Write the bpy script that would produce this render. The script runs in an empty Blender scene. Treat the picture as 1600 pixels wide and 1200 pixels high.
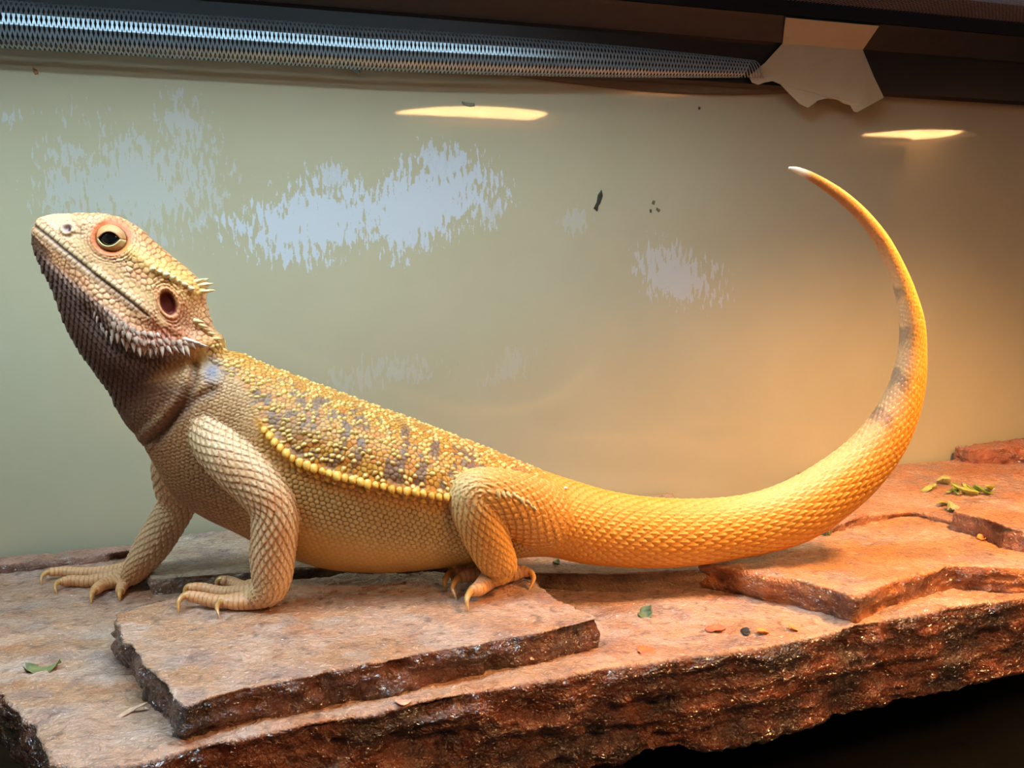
import bpy, bmesh, math, random
import numpy as np
from mathutils import Vector, Matrix
from mathutils.kdtree import KDTree
from mathutils.bvhtree import BVHTree

scene = bpy.context.scene
col = scene.collection
R = math.radians

# ------------------------------------------------------------------ camera
CAM_Z, FPX, PITCH = 0.30, 1500.0, R(7.4)
cam_data = bpy.data.cameras.new('camera')
cam_data.sensor_width = 36.0
cam_data.lens = FPX / 1600.0 * 36.0
cam_data.clip_start, cam_data.clip_end = 0.01, 50
cam = bpy.data.objects.new('camera', cam_data)
col.objects.link(cam)
cam.location = (0, 0, CAM_Z)
cam.rotation_euler = (math.pi / 2 - PITCH, 0, 0)
scene.camera = cam

# ------------------------------------------------------------------ world, lights, exposure
world = bpy.data.worlds.new('room'); scene.world = world
world.use_nodes = True
world.node_tree.nodes['Background'].inputs[0].default_value = (0.62, 0.76, 0.92, 1)
world.node_tree.nodes['Background'].inputs[1].default_value = 0.06

def area_light(name, loc, target, sx, sy, power, color):
    d = bpy.data.lights.new(name, 'AREA'); d.shape = 'RECTANGLE'; d.size = sx; d.size_y = sy
    d.energy = power; d.color = color
    o = bpy.data.objects.new(name, d); col.objects.link(o); o.location = loc
    o.rotation_euler = (Vector(target) - Vector(loc)).to_track_quat('-Z', 'Y').to_euler()
    return o
# added cool fill light, to the left behind the camera
area_light('cool_fill_light', (-1.3, -0.7, 1.25), (-0.05, 0.45, 0.2), 1.1, 0.9, 3.0, (0.74, 0.89, 1.0))
LAMP1_PX, LAMP1_R, LAMP1_L = (738, 188), 0.095, 68.0        # where the lamp mirrors in the back glass, radius, radiance
LAMP2_PX, LAMP2_R, LAMP2_L = (1420, 216), 0.075, 100.0
LAMP_COLOR = (1.0, 0.54, 0.20)
WARM_FILL_POWER, WARM_FILL_COLOR = 20.0, (1.0, 0.56, 0.22)
TUBE_POWER, TUBE_COLOR = 3.7, (0.60, 0.86, 1.0)

scene.view_settings.view_transform = 'Standard'
scene.view_settings.look = 'None'
scene.view_settings.gamma = 1.0
scene.view_settings.use_curve_mapping = False
scene.view_settings.exposure = 0.27
scene.cycles.max_bounces = 5; scene.cycles.diffuse_bounces = 3; scene.cycles.glossy_bounces = 2; scene.cycles.adaptive_threshold = 0.015

# ------------------------------------------------------------------ projection helpers
FWD = np.array([0, math.cos(PITCH), -math.sin(PITCH)])
UP = np.array([0, math.sin(PITCH), math.cos(PITCH)])
RT = np.array([1.0, 0, 0])
CAM = np.array([0, 0, CAM_Z])
PX = 0.00029
def ray(u, v): return FWD + (u - 800) / FPX * RT + (600 - v) / FPX * UP
def on_plane(u, v, p0, n):
    r = ray(u, v); n = np.asarray(n, float)
    return CAM + r * (np.dot(np.asarray(p0) - CAM, n) / np.dot(r, n))
def on_z(u, v, z): return on_plane(u, v, (0, 0, z), (0, 0, 1))
def project(P):
    D = P - CAM
    f = D @ FWD
    return 800 + FPX * (D @ RT) / f, 600 - FPX * (D @ UP) / f

# ------------------------------------------------------------------ generic helpers
def lin(c):
    c = np.asarray(c, float) / 255.0
    return np.where(c <= 0.04045, c / 12.92, ((c + 0.055) / 1.055) ** 2.4)
def lin4(*c): return (*[float(x) for x in lin(c)], 1.0)

def tag(o, label=None, cat=None, group=None, kind=None):
    if label: o['label'] = label
    if cat: o['category'] = cat
    if group: o['group'] = group
    if kind: o['kind'] = kind
    return o

def mesh_obj(name, verts, faces, mat, parent=None, smooth=False):
    me = bpy.data.meshes.new(name)
    me.from_pydata([tuple(map(float, v)) for v in verts], [], [tuple(int(i) for i in f) for f in faces])
    me.update()
    if smooth:
        me.polygons.foreach_set('use_smooth', [True] * len(me.polygons))
    if mat: me.materials.append(mat)
    o = bpy.data.objects.new(name, me); col.objects.link(o)
    if parent: o.parent = parent
    return o

def empty(name, loc=(0, 0, 0)):
    o = bpy.data.objects.new(name, None); col.objects.link(o); o.location = loc
    o.empty_display_size = 0.02
    return o

def attach(o, parent):
    """parent a part whose mesh was built in world coordinates"""
    o.parent = parent
    o.matrix_parent_inverse = Matrix.Translation(parent.location).inverted()

def hash3(i, j, k, seed):
    h = (i.astype(np.int64) * 374761393 + j.astype(np.int64) * 668265263 + k.astype(np.int64) * 1274126177 + seed * 974634777) & 0xFFFFFFFF
    h = ((h ^ (h >> 13)) * 1274126177) & 0xFFFFFFFF
    h = ((h ^ (h >> 16)) * 2246822519) & 0xFFFFFFFF
    return ((h ^ (h >> 15)) & 0xFFFFFF) / float(0xFFFFFF)
def vnoise(P, seed=0):
    F = np.floor(P); f = P - F; f = f * f * f * (f * (f * 6 - 15) + 10)
    i, j, k = F[:, 0].astype(np.int64), F[:, 1].astype(np.int64), F[:, 2].astype(np.int64)
    out = 0
    for a in (0, 1):
        wa = f[:, 0] if a else 1 - f[:, 0]
        for b in (0, 1):
            wb = f[:, 1] if b else 1 - f[:, 1]
            for c in (0, 1):
                wc = f[:, 2] if c else 1 - f[:, 2]
                out = out + wa * wb * wc * hash3(i + a, j + b, k + c, seed)
    return out * 2 - 1
def fbm(P, octs=4, seed=0, gain=0.5):
    o, a, t = 0, 1.0, 0
    for n in range(octs):
        o = o + a * vnoise(P * (2.03 ** n) + 17.3 * n, seed + n); t += a; a *= gain
    return o / t
def sstep(a, b, x):
    t = np.clip((x - a) / (b - a), 0, 1); return t * t * (3 - 2 * t)
def cells(p, q, jit=0.3, seed=0):
    """jittered staggered lattice; returns F1, F2, per-cell random, local offset"""
    j0 = np.floor(q)
    F1 = np.full(p.shape, 9.0); F2 = np.full(p.shape, 9.0); rnd = np.zeros_like(p)
    ox = np.zeros_like(p); oy = np.zeros_like(p)
    for dj in (-1, 0, 1):
        j = j0 + dj
        sh = 0.5 * np.mod(j, 2)
        i0 = np.floor(p - sh)
        for di in (-1, 0, 1):
            i = i0 + di
            a = hash3(i, j, i * 0, seed); b = hash3(i, j, i * 0 + 5, seed + 3)
            dx = p - (i + sh + 0.5 + jit * (a - 0.5)); dy = q - (j + 0.5 + jit * (b - 0.5))
            d = np.sqrt(dx * dx + dy * dy)
            near = d < F1
            F2 = np.where(near, F1, np.minimum(F2, d))
            rnd = np.where(near, hash3(i, j, i * 0 + 9, seed + 7), rnd)
            ox = np.where(near, dx, ox); oy = np.where(near, dy, oy)
            F1 = np.where(near, d, F1)
    return F1, F2, rnd, ox, oy

def catmull(K, n):
    """Catmull-Rom through rows of K (chord-length spaced parameter), n samples; returns samples and float index"""
    K = np.asarray(K, float); m = len(K)
    t = np.linspace(0, m - 1, n); i = np.clip(np.floor(t).astype(int), 0, m - 2); f = (t - i)[:, None]
    P = np.vstack([2 * K[0] - K[1], K, 2 * K[-1] - K[-2]])
    p0, p1, p2, p3 = P[i], P[i + 1], P[i + 2], P[i + 3]
    return 0.5 * ((2 * p1) + (-p0 + p2) * f + (2 * p0 - 5 * p1 + 4 * p2 - p3) * f ** 2 + (-p0 + 3 * p1 - 3 * p2 + p3) * f ** 3), t

def poly_dist(U, V, pts):
    """distance to a polyline and the running length along it (pixels)"""
    best = np.full(U.shape, 1e9); along = np.zeros_like(U); acc = 0; side = np.zeros_like(U)
    for (x0, y0), (x1, y1) in zip(pts[:-1], pts[1:]):
        dx, dy = x1 - x0, y1 - y0; L = math.hypot(dx, dy)
        t = np.clip(((U - x0) * dx + (V - y0) * dy) / (L * L), 0, 1)
        d = np.hypot(U - x0 - t * dx, V - y0 - t * dy)
        b = d < best
        best = np.where(b, d, best); along = np.where(b, acc + t * L, along)
        side = np.where(b, np.sign(dx * (V - y0) - dy * (U - x0)), side)
        acc += L
    return best, along, side

def evaluated_arrays(verts, faces, mods):
    me = bpy.data.meshes.new('tmp'); me.from_pydata([tuple(map(float, v)) for v in verts], [], faces); me.update()
    o = bpy.data.objects.new('tmp', me); col.objects.link(o)
    for kind, props in mods:
        m = o.modifiers.new(kind, kind)
        for k, v in props.items(): setattr(m, k, v)
    dg = bpy.context.evaluated_depsgraph_get(); dg.update()
    out = bpy.data.meshes.new_from_object(o.evaluated_get(dg))
    bpy.data.objects.remove(o); bpy.data.meshes.remove(me)
    return out
def get_co(me):
    a = np.empty(len(me.vertices) * 3, np.float32); me.vertices.foreach_get('co', a); return a.reshape(-1, 3).astype(float)
def get_no(me):
    a = np.empty(len(me.vertices) * 3, np.float32); me.vertex_normals.foreach_get('vector', a); return a.reshape(-1, 3).astype(float)
def set_co(me, P):
    me.vertices.foreach_set('co', P.astype(np.float32).ravel()); me.update()
def set_color(me, name, C):
    at = me.attributes.new(name, 'FLOAT_COLOR', 'POINT')
    C4 = np.ones((len(C), 4), np.float32); C4[:, :3] = C
    at.data.foreach_set('color', C4.ravel())

# ------------------------------------------------------------------ materials
def new_mat(name):
    m = bpy.data.materials.new(name); m.use_nodes = True
    return m, m.node_tree, m.node_tree.nodes['Principled BSDF']
def simple(name, rgb, rough=0.5, metal=0.0, noise=0.0, scale=200.0, coat=0.0, bump=0.0):
    m, nt, b = new_mat(name)
    b.inputs['Roughness'].default_value = rough; b.inputs['Metallic'].default_value = metal
    b.inputs['Coat Weight'].default_value = coat
    n = nt.nodes.new('ShaderNodeTexNoise'); n.inputs['Scale'].default_value = scale; n.inputs['Detail'].default_value = 4
    tc = nt.nodes.new('ShaderNodeTexCoord'); nt.links.new(tc.outputs['Object'], n.inputs['Vector'])
    r = nt.nodes.new('ShaderNodeValToRGB'); c = lin(rgb)
    r.color_ramp.elements[0].position = 0.3; r.color_ramp.elements[1].position = 0.7
    r.color_ramp.elements[0].color = (*[float(x * (1 - noise)) for x in c], 1)
    r.color_ramp.elements[1].color = (*[float(min(1, x * (1 + noise))) for x in c], 1)
    nt.links.new(n.outputs['Fac'], r.inputs['Fac']); nt.links.new(r.outputs['Color'], b.inputs['Base Color'])
    if bump:
        bp = nt.nodes.new('ShaderNodeBump'); bp.inputs['Strength'].default_value = bump; bp.inputs['Distance'].default_value = 0.001
        nt.links.new(n.outputs['Fac'], bp.inputs['Height']); nt.links.new(bp.outputs['Normal'], b.inputs['Normal'])
    return m
M_rim = simple('black_plastic', (14, 15, 18), 0.38, noise=0.2)
M_wire = simple('screen_wire', (156, 124, 108), 0.45, metal=0.2, noise=0.1)
M_dark = simple('dark_substrate', (13, 9, 6), 0.95, noise=0.5, scale=120, bump=0.4)
M_sidewall = simple('tank_side_panel', (120, 108, 84), 0.7, noise=0.05)
M_tape = simple('masking_paper', (196, 176, 142), 0.8, noise=0.06, scale=60, bump=0.1)
M_foil = simple('grey_film', (120, 138, 140), 0.5, noise=0.1)
M_dome = simple('lamp_dome_metal', (60, 60, 62), 0.4, metal=0.6)
M_hood = simple('light_hood_metal', (200, 204, 208), 0.4, metal=0.3)

def emission(name, rgb, strength):
    m = bpy.data.materials.new(name); m.use_nodes = True; nt = m.node_tree; nt.nodes.clear()
    e = nt.nodes.new('ShaderNodeEmission'); e.inputs[0].default_value = (*rgb, 1); e.inputs[1].default_value = strength
    o = nt.nodes.new('ShaderNodeOutputMaterial'); nt.links.new(e.outputs[0], o.inputs[0]); return m

# ------------------------------------------------------------------ the tank: back panel, glass, floor, sides, rim, lid
Z_LOW, Z_UP = 0.140, 0.153
WYAW = R(18.0)
WT = np.array([math.cos(WYAW), math.sin(WYAW), 0.0])         # along the back wall, to the right
WN = np.array([math.sin(WYAW), -math.cos(WYAW), 0.0])        # out of the wall, towards the room
W0 = on_z(0, 880, Z_LOW); W0[2] = 0.0
def on_wall(u, v, off=0.0): return on_plane(u, v, W0 + WN * off, WN)
def wl(s, n, z): return W0 + WT * s + WN * n + np.array([0, 0, z])   # wall frame: along, out, up
def wcoord(P): d = np.asarray(P) - W0; return float(d @ WT), float(d @ WN), float(d[2])
RIM_Z = wcoord(on_wall(0, 65))[2]
LID_Z = RIM_Z + 0.048
S0, S1 = -0.16, 1.05                                          # extent of the tank along the wall
FRONT = 0.60                                                  # tank depth

def wall_box(name, s0, s1, n0, n1, z0, z1, mat, parent=None):
    v = [wl(s, n, z) for z in (z0, z1) for n in (n0, n1) for s in (s0, s1)]
    f = [(0, 1, 3, 2), (4, 6, 7, 5), (0, 4, 5, 1), (2, 3, 7, 6), (0, 2, 6, 4), (1, 5, 7, 3)]
    return mesh_obj(name, v, f, mat, parent)

# back wall: glass painted beige behind, its face smeared with dried residue
def wall_material(marks):
    m, nt, b = new_mat('back_painted_glass')
    N, L = nt.nodes.new, nt.links.new
    geo = N('ShaderNodeTexCoord'); fm = N('ShaderNodeMapping'); fm.vector_type = 'POINT'      # into the wall's own frame: along, out, up
    fm.inputs['Rotation'].default_value = (0, 0, -WYAW)
    fm.inputs['Location'].default_value = (-float(W0 @ WT), float(W0 @ WN), 0)
    L(geo.outputs['Object'], fm.inputs['Vector'])
    sep = N('ShaderNodeSeparateXYZ'); L(fm.outputs[0], sep.inputs[0])
    def math_(op, a, b=None, c=None, clamp=False):
        n = N('ShaderNodeMath'); n.operation = op; n.use_clamp = clamp
        for k, x in enumerate((a, b, c)):
            if x is None: continue
            if isinstance(x, (int, float)): n.inputs[k].default_value = x
            else: L(x, n.inputs[k])
        return n.outputs[0]
    # streaky noise: brush strokes, long and slanted
    def streak(sx, sy, ang, scale, detail=3):
        mp = N('ShaderNodeMapping'); mp.inputs['Rotation'].default_value = (0, ang, 0); mp.inputs['Scale'].default_value = (sx, 1, sy)
        L(fm.outputs[0], mp.inputs['Vector'])
        n = N('ShaderNodeTexNoise'); n.inputs['Scale'].default_value = scale; n.inputs['Detail'].default_value = detail
        L(mp.outputs[0], n.inputs['Vector']); return n.outputs['Fac']
    big = streak(1, 1, 0, 38, 2)
    s1 = streak(1.0, 0.28, 0.30, 420, 2)
    s2 = streak(1.0, 0.3, -0.45, 420, 2)
    fine = streak(1, 1, 0, 900, 2)
    total = None
    for (cx, cz, rx, rz, rot, amount, which, solid) in marks:
        dx = math_('SUBTRACT', sep.outputs['X'], cx); dz = math_('SUBTRACT', sep.outputs['Z'], cz)
        c, s = math.cos(rot), math.sin(rot)
        a = math_('ADD', math_('MULTIPLY', dx, c / rx), math_('MULTIPLY', dz, s / rx))
        bb = math_('ADD', math_('MULTIPLY', dx, -s / rz), math_('MULTIPLY', dz, c / rz))
        d = math_('SQRT', math_('ADD', math_('MULTIPLY', a, a), math_('MULTIPLY', bb, bb)))
        # 1 at the centre .. 0 on the rim, pushed about by the noises
        e = math_('SUBTRACT', solid, d)
        e = math_('ADD', e, math_('MULTIPLY', math_('SUBTRACT', big, 0.5), 1.5))
        e = math_('ADD', e, math_('MULTIPLY', math_('SUBTRACT', s1 if which == 1 else s2, 0.5), 3.0))
        e = math_('ADD', e, math_('MULTIPLY', math_('SUBTRACT', fine, 0.5), 0.6))
        e = math_('MULTIPLY', e, 5.0, clamp=True)
        e = math_('MULTIPLY', e, amount)
        total = e if total is None else math_('MAXIMUM', total, e)
    n = N('ShaderNodeTexNoise'); n.inputs['Scale'].default_value = 14; n.inputs['Detail'].default_value = 5
    L(fm.outputs[0], n.inputs['Vector'])
    r = N('ShaderNodeValToRGB')
    r.color_ramp.elements[0].position = 0.3; r.color_ramp.elements[1].position = 0.75
    r.color_ramp.elements[0].color = lin4(174, 163, 134); r.color_ramp.elements[1].color = lin4(180, 169, 141)
    L(n.outputs['Fac'], r.inputs['Fac'])
    mx = N('ShaderNodeMix'); mx.data_type = 'RGBA'; L(total, mx.inputs['Factor']); L(r.outputs['Color'], mx.inputs[6]); mx.inputs[7].default_value = lin4(192, 200, 218)
    L(mx.outputs[2], b.inputs['Base Color'])
    b.inputs['Roughness'].default_value = 0.8; b.inputs['Specular IOR Level'].default_value = 0.2
    L(math_('SUBTRACT', 1.0, total), b.inputs['Coat Weight']); b.inputs['Coat Roughness'].default_value = 0.03; b.inputs['Coat IOR'].default_value = 1.5
    return m
def mark(u, v, ru, rv, rot, amount, which, solid=0.9):
    s, n, z = wcoord(on_wall(u, v)); d = np.linalg.norm(on_wall(u + 10, v) - on_wall(u, v)) / 10
    dv = np.linalg.norm(on_wall(u, v + 10) - on_wall(u, v)) / 10
    return (s, z, ru * d, rv * dv, rot, amount, which, solid)
marks = [mark(210, 290, 150, 100, -0.1, 0.27, 1, 0.8), mark(280, 190, 55, 60, 0.3, 0.27, 2, 0.6), mark(110, 240, 90, 40, 0.0, 0.28, 1, 0.4),
         mark(500, 345, 125, 55, 0.15, 0.62, 1, 1.0), mark(660, 320, 120, 62, 0.35, 0.62, 2, 0.95), mark(520, 275, 30, 32, 0.2, 0.5, 1, 0.7),
         mark(690, 265, 45, 42, -0.6, 0.55, 2, 0.8), mark(760, 330, 40, 40, 0, 0.4, 2, 0.5),
         mark(1058, 430, 66, 42, -0.35, 0.38, 1, 0.95), mark(600, 585, 140, 36, 0.05, 0.14, 1, 0.5), mark(800, 575, 60, 36, 0.4, 0.10, 2, 0.5),
         mark(900, 345, 30, 26, 0.2, 0.18, 1, 0.6), mark(15, 185, 26, 30, 0, 0.3, 1, 0.45)]
tag(wall_box('wall_back', S0, S1, -0.006, 0.0, 0.0, LID_Z, wall_material(marks)), kind='structure')
tag(wall_box('floor', S0, S1, -0.01, FRONT, -0.012, 0.0, M_dark), kind='structure')
tag(wall_box('wall_left', S0 - 0.006, S0, -0.01, FRONT, 0.0, LID_Z, M_sidewall), kind='structure')
tag(wall_box('wall_right', S1, S1 + 0.006, -0.01, FRONT, 0.0, LID_Z, M_sidewall), kind='structure')

# moulded black rim along the top of the back wall (a stepped profile, extruded)
prof = [(0.000, RIM_Z), (0.006, RIM_Z - 0.001), (0.0085, RIM_Z + 0.001), (0.0095, RIM_Z + 0.025), (0.0105, RIM_Z + 0.0265), (0.006, RIM_Z + 0.0265), (-0.014, RIM_Z + 0.028), (-0.014, RIM_Z + 0.002)]
prof2 = [(0.0085, RIM_Z + 0.0266), (0.0112, RIM_Z + 0.0266), (0.0205, RIM_Z + 0.0385), (0.022, RIM_Z + 0.0402), (0.0085, RIM_Z + 0.0402)]
prof3 = [(-0.014, RIM_Z + 0.0404), (0.0228, RIM_Z + 0.0404), (0.0228, LID_Z + 0.012), (-0.014, LID_Z + 0.012)]
def extrude_profile(name, prof, s0, s1, mat, parent=None):
    k = len(prof); v = [wl(s, n, z) for s in (s0, s1) for n, z in prof]
    f = [(i, (i + 1) % k, k + (i + 1) % k, k + i) for i in range(k)] + [tuple(range(k))[::-1], tuple(range(k, 2 * k))]
    o = mesh_obj(name, v, f, mat, parent)
    return o
tag(extrude_profile('trim_1', prof, S0 - 0.01, S1 + 0.01, M_rim), kind='structure')
tag(extrude_profile('trim_4', prof2, S0 - 0.01, S1 + 0.01, simple('lightened_black_plastic', (44, 43, 44), 0.45, noise=0.15)), kind='structure')  # bevel coloured lighter to carry the reflected light on it
tag(extrude_profile('trim_5', prof3, S0 - 0.01, S1 + 0.01, M_rim), kind='structure')
tag(wall_box('trim_2', S0 - 0.01, S1 + 0.01, FRONT - 0.02, FRONT, LID_Z - 0.02, LID_Z + 0.012, M_rim), kind='structure')

# screen lid: crossed wires
def wires(lines, w, h):
    V, F = [], []
    for a, b, side, up in lines:
        i = len(V)
        for p in (a, b):
            for q, r in ((-1, -1), (1, -1), (1, 1), (-1, 1)): V.append(p + side * (q * w / 2) + up * (r * h / 2))
        F += [(i, i + 1, i + 5, i + 4), (i + 1, i + 2, i + 6, i + 5), (i + 2, i + 3, i + 7, i + 6), (i + 3, i, i + 4, i + 7)]
    return V, F
ZU = np.array([0, 0, 1.0])
lines = []
pitch = 0.0028
for s in np.arange(S0, S1, pitch): lines.append((wl(s, 0.021, LID_Z + 0.001), wl(s + 0.25 * 0, FRONT - 0.005, LID_Z + 0.001), WT, ZU))
for n in np.arange(0.022, FRONT - 0.005, pitch): lines.append((wl(S0, n, LID_Z + 0.0013), wl(S1, n, LID_Z + 0.0013), WN, ZU))
V, F = wires(lines, 0.0005, 0.00012)
lid = tag(mesh_obj('screen_lid', V, F, M_wire), 'fine wire screen lid lying on the black tank rim', 'screen lid')
tag(lid, kind='stuff')

# rolled strip of wire screen tucked under the rim
def screen_roll():
    V, F = [], []
    sA = S0 + 0.004; sB = wcoord(on_wall(1160, 150))[0]
    r = 0.0072; steps = 8
    def pt(s, k):
        e = (s - sA) / (sB - sA); t = max(0.0, min(1.0, (e - 0.6) / 0.4))
        rr = r * (1 - 0.55 * t * t)
        a = R(100) - R(215) * k / steps
        return wl(s, 0.0105 + rr * 0.55 + rr * math.cos(a) * 1.0, RIM_Z + 0.0115 - 0.006 * 0 + rr * math.sin(a) * 1.55 - 0.006 + 0.004 * t)
    def strip(P, w, side):
        i0 = len(V)
        for p in P:
            V.append(p - side * w); V.append(p + side * w)
        for q in range(len(P) - 1):
            i = i0 + 2 * q; F.append((i, i + 1, i + 3, i + 2))
    dp = 0.0022
    for s in np.arange(sA, sB, dp):
        strip([pt(s + 0.0013 * k, k) for k in range(steps + 1)], 0.00042, WT)
        strip([pt(s - 0.0013 * k, k) for k in range(steps + 1)], 0.00042, WT)
    o = mesh_obj('screen_roll', V, F, M_roll)
    md = o.modifiers.new('thick', 'SOLIDIFY'); md.thickness = 0.00025
    return o
M_roll = simple('bright_wire', (165, 178, 186), 0.28, metal=0.6, noise=0.1)
tag(screen_roll(), 'rolled edge of shiny wire mesh running under the black rim', 'wire mesh', kind='stuff')
# brown strip modelled in place of the shadow under the rim
def rim_shade():
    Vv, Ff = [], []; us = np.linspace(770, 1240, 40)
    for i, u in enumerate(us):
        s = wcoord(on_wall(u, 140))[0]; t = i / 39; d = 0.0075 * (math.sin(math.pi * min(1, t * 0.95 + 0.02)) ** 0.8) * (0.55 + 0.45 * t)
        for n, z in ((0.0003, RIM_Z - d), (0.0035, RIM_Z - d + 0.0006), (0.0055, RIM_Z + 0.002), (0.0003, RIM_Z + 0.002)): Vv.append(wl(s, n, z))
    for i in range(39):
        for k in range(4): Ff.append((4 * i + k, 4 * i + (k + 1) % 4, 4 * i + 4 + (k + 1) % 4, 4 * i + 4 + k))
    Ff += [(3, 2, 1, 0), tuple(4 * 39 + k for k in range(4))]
    return mesh_obj('rim_shade_strip', Vv, Ff, simple('brown_rim_shade', (92, 76, 60), 0.7, noise=0.1))
tag(rim_shade(), kind='structure')

def sheet(name, pts, off, thick, mat, label, cat, curl=None):
    """thin torn sheet hanging on the rim; pts in pixels on a plane 'off' in front of the wall"""
    P = [wcoord(on_wall(u, v, off)) for u, v in pts]
    bm = bmesh.new()
    vs = [bm.verts.new((s, 0, z)) for s, n, z in P]
    f = bm.faces.new(vs)
    bm.normal_update()
    bmesh.ops.triangulate(bm, faces=[f])
    for _ in range(3): bmesh.ops.subdivide_edges(bm, edges=list(bm.edges), cuts=1, use_grid_fill=True)
    zc = np.mean([p[2] for p in P])
    for v in bm.verts:
        w = 0.0003 * math.sin(v.co.x * 160) + 0.0002 * math.sin(v.co.z * 260 + v.co.x * 60)
        v.co = Vector(wl(v.co.x, off + w + (curl(v.co.z) if curl else 0), v.co.z))
    me = bpy.data.meshes.new(name); bm.to_mesh(me); bm.free(); me.materials.append(mat)
    o = bpy.data.objects.new(name, me); col.objects.link(o)
    md = o.modifiers.new('thick', 'SOLIDIFY'); md.thickness = thick
    for p in me.polygons: p.use_smooth = True
    return tag(o, label, cat)
def torn_paper():
    low = [(1222, 78), (1195, 98), (1170, 119), (1174, 129), (1183, 133), (1194, 129), (1206, 127), (1218, 132), (1228, 143), (1238, 153), (1247, 163), (1259, 169), (1266, 165),
           (1274, 158), (1290, 154), (1306, 156), (1315, 162), (1326, 165), (1331, 175), (1336, 176), (1352, 167), (1379, 153), (1365, 122), (1347, 80)]
    P = [wcoord(on_wall(u, v, 0.0112)) for u, v in low]
    zt = RIM_Z + 0.0262
    P[0] = (P[0][0], 0, zt); P[-1] = (P[-1][0], 0, zt)
    bm = bmesh.new()
    def pt(s, n, z): return bm.verts.new(Vector(wl(s, n + 0.0004 * math.sin(s * 170), z)))
    vs = [pt(s, 0.0114 + 0.10 * max(0.0, RIM_Z + 0.008 - z), z) for s, n, z in P]
    f = bm.faces.new(vs)
    a, b_ = pt(P[0][0] - 0.006, 0.0225, RIM_Z + 0.0388), pt(P[-1][0] + 0.003, 0.0225, RIM_Z + 0.0388)
    bm.faces.new([vs[-1], b_, a, vs[0]][::-1])
    bm.normal_update()
    bmesh.ops.triangulate(bm, faces=[f], ngon_method='EAR_CLIP')
    bmesh.ops.recalc_face_normals(bm, faces=bm.faces)
    me = bpy.data.meshes.new('torn_paper'); bm.to_mesh(me); bm.free(); me.materials.append(M_tape)
    o = bpy.data.objects.new('torn_paper', me); col.objects.link(o)
    md = o.modifiers.new('thick', 'SOLIDIFY'); md.thickness = 0.0005; md.offset = 0
    return tag(o, 'torn beige paper scrap hanging from the black rim', 'paper scrap')
torn_paper()
sheet('plastic_sliver', [(495, 90), (530, 100), (563, 116), (563, 97), (540, 92)], 0.004, 0.0004, M_foil,
      'small grey pointed plastic sliver poking out below the wire mesh', 'plastic scrap')

# ------------------------------------------------------------------ lamps resting on the lid
def lathe(name, prof, loc, mat, parent, seg=40):
    V, F = [], []
    for r, z in prof:
        for k in range(seg):
            a = 2 * math.pi * k / seg; V.append((loc[0] + r * math.cos(a), loc[1] + r * math.sin(a), loc[2] + z))
    for i in range(len(prof) - 1):
        for k in range(seg):
            a, b = i * seg + k, i * seg + (k + 1) % seg; F.append((a, b, b + seg, a + seg))
    o = mesh_obj(name, V, F, mat, None, True); attach(o, parent); return o
def heat_lamp(loc, r, L, label):
    root = empty('heat_lamp', loc)
    tag(root, label, 'lamp', 'heat lamps on the screen lid')
    lathe('dome', [(r + 0.012, 0.0), (r + 0.014, 0.004), (r + 0.008, 0.03), (r * 0.75, 0.075), (r * 0.4, 0.1), (0.02, 0.105), (0.001, 0.106)], loc, M_dome, root)
    lathe('bulb_face', [(0.0005, 0.004), (r * 0.5, 0.0035), (r * 0.85, 0.005), (r, 0.010), (r * 0.9, 0.04)], loc, emission('bulb_glow', LAMP_COLOR, L), root)
    lathe('socket', [(0.018, 0.104), (0.02, 0.11), (0.02, 0.14), (0.001, 0.145)], loc, M_rim, root)
def lamp_loc(u, v):
    p = on_wall(u, v); d = ray(u, v); r = d - 2 * (d @ WN) * WN
    return tuple(p + r * ((LID_Z + 0.012 - p[2]) / r[2]))
LAMP1_LOC, LAMP2_LOC = lamp_loc(*LAMP1_PX), lamp_loc(*LAMP2_PX)
heat_lamp(LAMP1_LOC, LAMP1_R, LAMP1_L, 'dome heat lamp reflected as an orange glow in the glass')
heat_lamp(LAMP2_LOC, LAMP2_R, LAMP2_L, 'dome heat lamp reflected faintly at the right of the glass')
# unseen warm lamp added for the right side: the bulb sits deep inside its dome, so the light falls in a cone
def warm_fill_lamp():
    loc = wl(0.53, 0.275, LID_Z + 0.003); r = 0.055
    root = empty('warm_fill_lamp', tuple(loc)); tag(root, 'added deep dome fill lamp on the lid above the curled tail', 'lamp')
    lathe('dome', [(r + 0.004, 0.0), (r + 0.005, 0.004), (r, 0.05), (r * 0.7, 0.1), (0.02, 0.125), (0.001, 0.126)], loc, M_dome, root)
    lathe('socket', [(0.018, 0.124), (0.02, 0.13), (0.02, 0.16), (0.001, 0.165)], loc, M_rim, root)
    d = bpy.data.lights.new('bulb', 'SPOT'); d.energy = WARM_FILL_POWER; d.color = WARM_FILL_COLOR; d.spot_size = R(124); d.spot_blend = 0.8; d.shadow_soft_size = 0.03
    o = bpy.data.objects.new('bulb', d); col.objects.link(o); o.location = loc + ZU * 0.028; attach(o, root)
warm_fill_lamp()
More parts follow.
